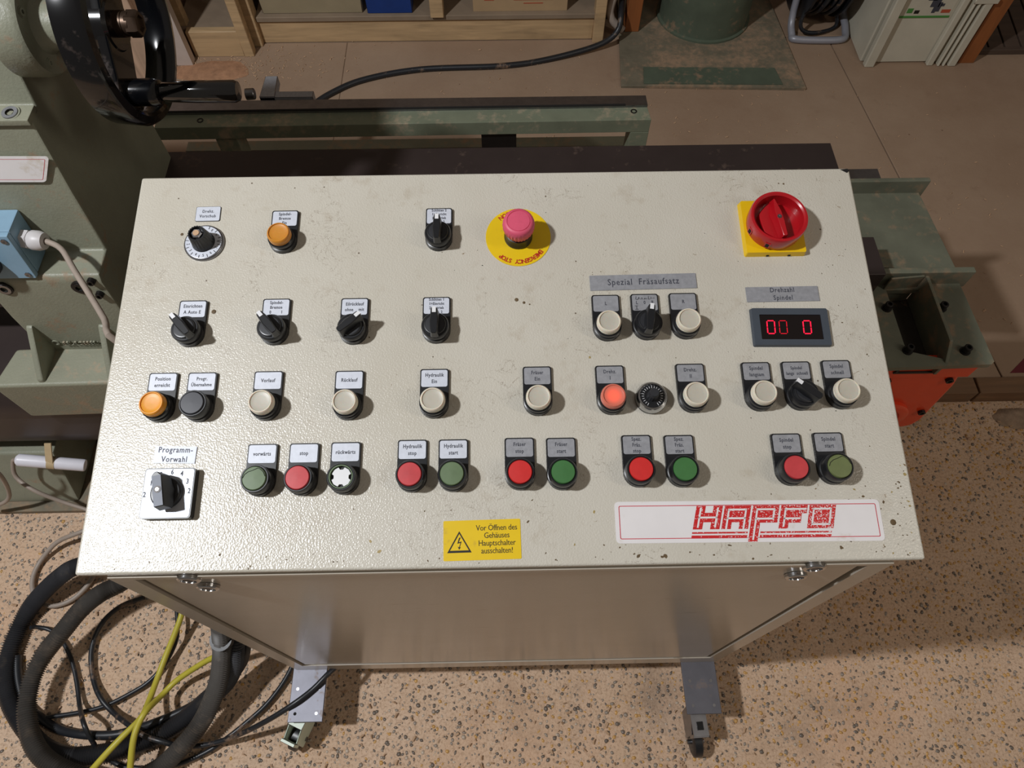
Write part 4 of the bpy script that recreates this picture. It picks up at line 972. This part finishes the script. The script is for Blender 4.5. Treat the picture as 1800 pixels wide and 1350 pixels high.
# ================================================================== BACKGROUND
# pine shelf unit
sh_ = empty('pine_shelf', (-.2, 2.0, ZF), 'low pine shelving with dusty boards holding boxes along the back', 'shelf')
yF = 1.862
def part(nm, x0, x1, y0, y1, z0, z1, mt, par, bv=.0015, lb=None):
    bb = B(); bb.box(x0, x1, y0, y1, z0, z1, mt); return bb.build(nm, par, bevel=bv, bseg=1, label=lb)
part('plinth_board', -.745, .300, yF + .020, yF + .040, ZF, .115, M['pine'], sh_)
part('shelf_board', -.745, .325, yF + .012, 2.36, .115, .131, M['greyshelf'], sh_)
part('shelf_board', -.745, .325, yF + .04, 2.36, .56, .576, M['pine'], sh_)
for x0, x1, zb in ((-.775, -.745, ZF), (-.205, -.165, .131), (.300, .333, ZF)):
    part('upright', x0, x1, yF, yF + .045, zb, 1.0, M['pine'], sh_)
    part('upright', x0, x1, 2.32, 2.36, ZF, 1.0, M['pine'], sh_)
part('back_board', -.745, .30, 2.362, 2.374, ZF, 1.0, M['dkwood'], sh_)
def boxthing(nm, x0, x1, y0, y1, z0, z1, mt, lb, cat, extra=None, tilt=0):
    bb = B(); bb.box(x0, x1, y0, y1, z0, z1, mt)
    if extra: extra(bb)
    o = bb.build(nm, bevel=.002, bseg=1); tag(o, lb, cat); return o
boxthing('flat_box', -.722, -.415, yF + .03, 2.20, .1312, .198, M['cardg'], 'flat grey-brown box on the left of the pine shelf', 'box')
boxthing('flat_box', -.70, -.460, yF + .035, 2.16, .1985, .245, M['card'], 'cardboard box lying on the flat grey-brown box', 'box')
boxthing('blue_crate', -.40, -.262, yF + .025, 2.12, .1312, .30, M['blue'], 'dark blue box beside the middle upright of the pine shelf', 'box')
def redlines(bb):
    for zz, xa, xb_ in ((.180, .09, .12), (.180, -.02, .06), (.166, -.04, -.01), (.166, .05, .17), (.155, .08, .14)): bb.box(xa, xb_, yF + .0293, yF + .0300, zz, zz + .004, M['redcard'])
boxthing('cardboard_box', -.075, .215, yF + .030, 2.16, .1312, .215, M['card'], 'cardboard box with red printed lines on the right of the pine shelf', 'box', redlines)
boxthing('cardboard_box', -.06, .225, yF + .022, 2.14, .2155, .275, M['card'], 'plain cardboard box stacked on the red-printed one', 'box')
# left pine unit and panel
un = empty('pine_rack', (-.86, 1.9, ZF), 'small open pine rack left of the long shelf', 'rack')
part('bottom_rail', -.950, -.795, 1.817, 1.842, ZF, .125, M['pine'], un)
part('upright', -.795, -.765, 1.815, 1.845, ZF, 1.0, M['pine'], un)
part('upright', -.985, -.955, 1.86, 1.89, ZF, 1.0, M['pine'], un)
part('shelf_board', -.985, -.778, 1.847, 2.28, .10, .116, M['greyshelf'], un)
part('back_board', -.985, -.778, 2.282, 2.292, ZF, 1.0, M['dkwood'], un)
bb = B(); bb.box(-1.0, -.948, 1.775, 1.806, ZF, .9, M['plast']); tag(bb.build('white_panel', bevel=.003), 'white panel standing upright against the pine rack', 'panel')
wc = empty('wooden_cabinet', (-1.3, 1.95, ZF), 'pale wooden cabinet seen through the handwheel', 'cabinet')
part('front_panel', -1.75, -1.012, 1.700, 1.718, ZF, 1.0, M['ply'], wc)
part('side_panel', -1.030, -1.012, 1.719, 2.3, ZF, 1.0, M['ply'], wc)
part('top_board', -1.75, -1.012, 1.70, 2.3, 1.001, 1.02, M['ply'], wc)

# dust collector foot: green cylinder on a plate
gp = empty('dust_collector', (.66, 1.9, ZF), 'dark green cylindrical machine foot on a steel floor plate', 'machine')
b = B(); b.prism([(.372, 1.648), (.930, 1.626), (.884, 2.35), (.415, 2.35)], ZF, ZF + .010, M['gplate2']); b.build('floor_plate', gp, bevel=.001, bseg=1)
b = B(); b.prism([(.440, 1.652), (.860, 1.640), (.850, 1.715), (.447, 1.727)], ZF + .010, ZF + .013, M['gdark']); b.build('rubber_strip', gp, label='dark strip along the front of the plate')
b = B(); b.lathe([(.150, ZF + .010), (.150, ZF + .016), (.142, ZF + .018), (.142, ZF + 1.0)], M['gdark'], Tm(.668, 1.985, 0), 56); b.build('column', gp)
part('wooden_post', .405, .450, 1.90, 1.945, ZF + .0102, 1.1, M['brownwood'], None); o = bpy.data.objects['wooden_post']; tag(o, 'brown wooden post between the shelf and the green column', 'post')
boxthing('dark_board', .338, .366, 1.98, 2.3, ZF, .5, M['dkwood'], 'dark wooden board in the gap beside the brown post', 'board')
# hose loops hanging right of the shelf
b = B(); b.tube([(.345, 1.93, .9), (.355, 1.925, .5), (.370, 1.91, .25), (.35, 1.895, .12), (.395, 1.88, .07)], .012, M['cablegrey'], 12); tag(b.build('hose'), 'grey hose hanging beside the right shelf upright', 'hose')

# cable reel
rl = empty('cable_reel', (1.03, 1.95, ZF), 'black cable reel on a bent tube frame', 'cable reel')
b = B(); zz = ZF + .011
b.tube([(.935, 1.95, .60), (.935, 1.95, .30), (.935, 1.92, .10), (.936, 1.872, zz + .002), (.945, 1.853, zz), (1.03, 1.846, zz), (1.085, 1.848, zz), (1.105, 1.862, zz), (1.11, 1.90, zz + .01), (1.11, 1.97, .10), (1.11, 1.99, .3)], .011, M['reelw'], 14); b.build('tube_frame', rl)
b = B(); K = axisM((.955, 2.02, .225), (1, 0, 0)); b.lathe([(.175, 0), (.175, .008), (.10, .010), (.10, .110), (.175, .112), (.175, .120)], M['black'], K, 48); b.build('reel_drum', rl)
for i in range(7):
    b = B(); xx = .968 + i * .015; rr = .150 + (i % 3) * .007
    b.tube([(xx + .004 * math.sin(j), 2.02 + rr * math.cos(j * .4488), .225 + rr * math.sin(j * .4488)) for j in range(15)], .0065, M['cableblk'], 8); b.build('cable_turn', rl)
b = B(); b.tube([(.97, 1.90, .16), (.955, 1.885, .09), (.975, 1.878, ZF + .02), (1.03, 1.885, ZF + .012), (1.09, 1.92, ZF + .012), (1.06, 1.93, .12)], .006, M['cableblk'], 10); b.build('loose_cable_end', rl)

# cream crate
cr_ = empty('cream_crate', (1.28, 1.85, ZF), 'cream plastic crate standing on end with a paper label', 'crate')
cy = 1.735
part('crate_body', 1.150, 1.405, cy + .012, 2.02, ZF, .72, M['crate'], cr_, .006)
for x0, x1 in ((1.135, 1.165), (1.330, 1.350), (1.362, 1.370), (1.378, 1.386), (1.395, 1.420)):
    part('corner_rib', x0, x1, cy - (.004 if x0 < 1.34 and x0 > 1.3 else .008), cy + .013, ZF, .66, M['crate'], cr_, .003)
part('side_rail', 1.128, 1.150, cy + .02, 2.02, ZF, .66, M['crate'], cr_, .004)
part('crate_cap', 1.36, 1.43, cy - .010, cy + .05, .245, .262, M['crate'], cr_, .002)
b = B(); b.box(1.175, 1.322, cy + .0105, cy + .012, .195, .34, M['paper']); b.box(1.175, 1.322, cy + .0095, cy + .0105, .193, .199, M['greenink'])
b.box(1.190, 1.206, cy + .0097, cy + .0105, .208, .222, M['greenink']); b.box(1.212, 1.226, cy + .0097, cy + .0105, .206, .216, M['inkb']); b.box(1.290, 1.316, cy + .0097, cy + .0105, .208, .218, M['redcard'])
for q_ in ((1.236, .246, 1.262, .256), (1.250, .226, 1.275, .250), (1.272, .212, 1.282, .240), (1.262, .208, 1.272, .226), (1.280, .228, 1.290, .236)): b.box(q_[0], q_[2], cy + .0097, cy + .0105, q_[1], q_[3], M['ink'])
b.build('paper_label', cr_, label='cream paper label with a small tool picture and green line')

# wooden rack with dark slatted basket at the right
wr = empty('workbench_frame', (1.6, 1.9, ZF), 'orange-brown wooden bench frame at the far right', 'bench')
part('leg', 1.432, 1.482, 1.742, 1.80, ZF, .40, M['brownwood'], wr)
part('cross_board', 1.435, 2.2, 1.72, 1.80, .40, .43, M['pine'], wr)
sb = empty('slatted_tray', (1.65, 1.9, ZF), 'tray of dark slats under the wooden bench', 'tray')
for i in range(9):
    x0 = 1.49 + i * .052
    X = Tm(x0, 1.795, ZF + .004) @ Matrix.Rotation(R(8), 4, 'X'); bb = B(); bb.box(0, .046, 0, .30, 0, .012, M['slat'], X); bb.build('slat', sb, bevel=.001, bseg=1)
part('tray_edge', 1.4855, 1.99, 1.780, 1.794, ZF, ZF + .018, M['slat'], sb)

# ================================================================== WOOD CHIPS AND SAWDUST
def chips(nm, zones, n, mt, z0, smin, smax, par=None):
    V = []; Fc = []
    for k_ in range(n):
        cx, cy_, sx, sy = zones[int(rng.integers(len(zones)))]
        x = rng.normal(cx, sx); y = rng.normal(cy_, sy)
        z = z0(x, y)
        if z is None: continue
        l = rng.uniform(smin, smax); w2 = l * rng.uniform(.15, .5); a_ = rng.uniform(0, 3.14); o_ = len(V); t_ = rng.uniform(.1, .5) * l
        for q_, (dx, dy) in enumerate(((-l, -w2), (l, -w2), (l, w2), (-l, w2))):
            V.append((x + dx * math.cos(a_) - dy * math.sin(a_), y + dx * math.sin(a_) + dy * math.cos(a_), z + .0008 + (t_ if q_ in (1, 2) else 0)))
        V.append((x, y, z + .0012 + t_ * 1.3)); Fc += [(o_, o_ + 1, o_ + 4), (o_ + 1, o_ + 2, o_ + 4), (o_ + 2, o_ + 3, o_ + 4), (o_ + 3, o_, o_ + 4), (o_ + 3, o_ + 2, o_ + 1, o_)]
    bb = B(); bb.raw(V, Fc, mt); o = bb.build(nm, par); tag(o, kind='stuff'); return o


zf = lambda x, y: ZF if y > FYB + .01 else (None if y > FYB - .06 else .001)
o = chips('wood_shavings', [(-.88, 1.74, .09, .05), (-.75, 1.78, .12, .04), (-.1, 1.6, .7, .2), (1.3, 1.0, .25, .25), (.4, 1.5, .4, .15)], 1100, M['chip'], zf, .001, .0045)
tag(o, 'reddish sawdust and shavings scattered over the board floor', 'sawdust')
o = chips('wood_chips', [(-.9, .15, .3, .15), (-.2, -.15, .3, .06), (.5, -.1, .4, .08), (1.25, .5, .12, .05), (-.55, -.05, .3, .15)], 900, M['chip'], lambda x, y: .003 if y < FYB - .06 and not (x < -.44 and y > .33) else None, .001, .005)
tag(o, 'pale wood chips scattered over the pebbled concrete floor', 'wood chips')

def mound(nm, cx, cy_, rx, ry, hh, z0, mt, lb):
    n1, n2 = 26, 9; V = []; Fc = []
    for j in range(n2 + 1):
        for i in range(n1):
            a_ = 6.2832 * i / n1; t_ = j / n2; k_ = t_ * (1 + .25 * noise.noise(Vector((math.cos(a_) * 1.7, math.sin(a_) * 1.7, cx))))
            x, y = cx + rx * k_ * math.cos(a_), cy_ + ry * k_ * math.sin(a_)
            V.append((x, y, z0 + hh * (1 - t_ * t_) * (.75 + .6 * noise.noise(Vector((x * 30, y * 30, 1))) ) if j < n2 else z0))
    for j in range(n2):
        for i in range(n1): k_ = (i + 1) % n1; Fc.append((j * n1 + i, (j + 1) * n1 + i, (j + 1) * n1 + k_, j * n1 + k_))
    Fc.append(tuple(range(n1))); bb = B(); bb.raw(V, Fc, mt); oo = bb.build(nm, sharp=80); tag(oo, lb, 'sawdust', None, 'stuff'); return oo
mound('sawdust_pile', -.88, 1.745, .12, .050, .010, ZF + .0003, M['sawdust'], 'reddish sawdust heaped before the small pine rack')
mound('sawdust_pile', 1.20, .535, .05, .028, .020, .0006, M['sawdust2'], 'greyish heap of dust against the floor batten at the right')
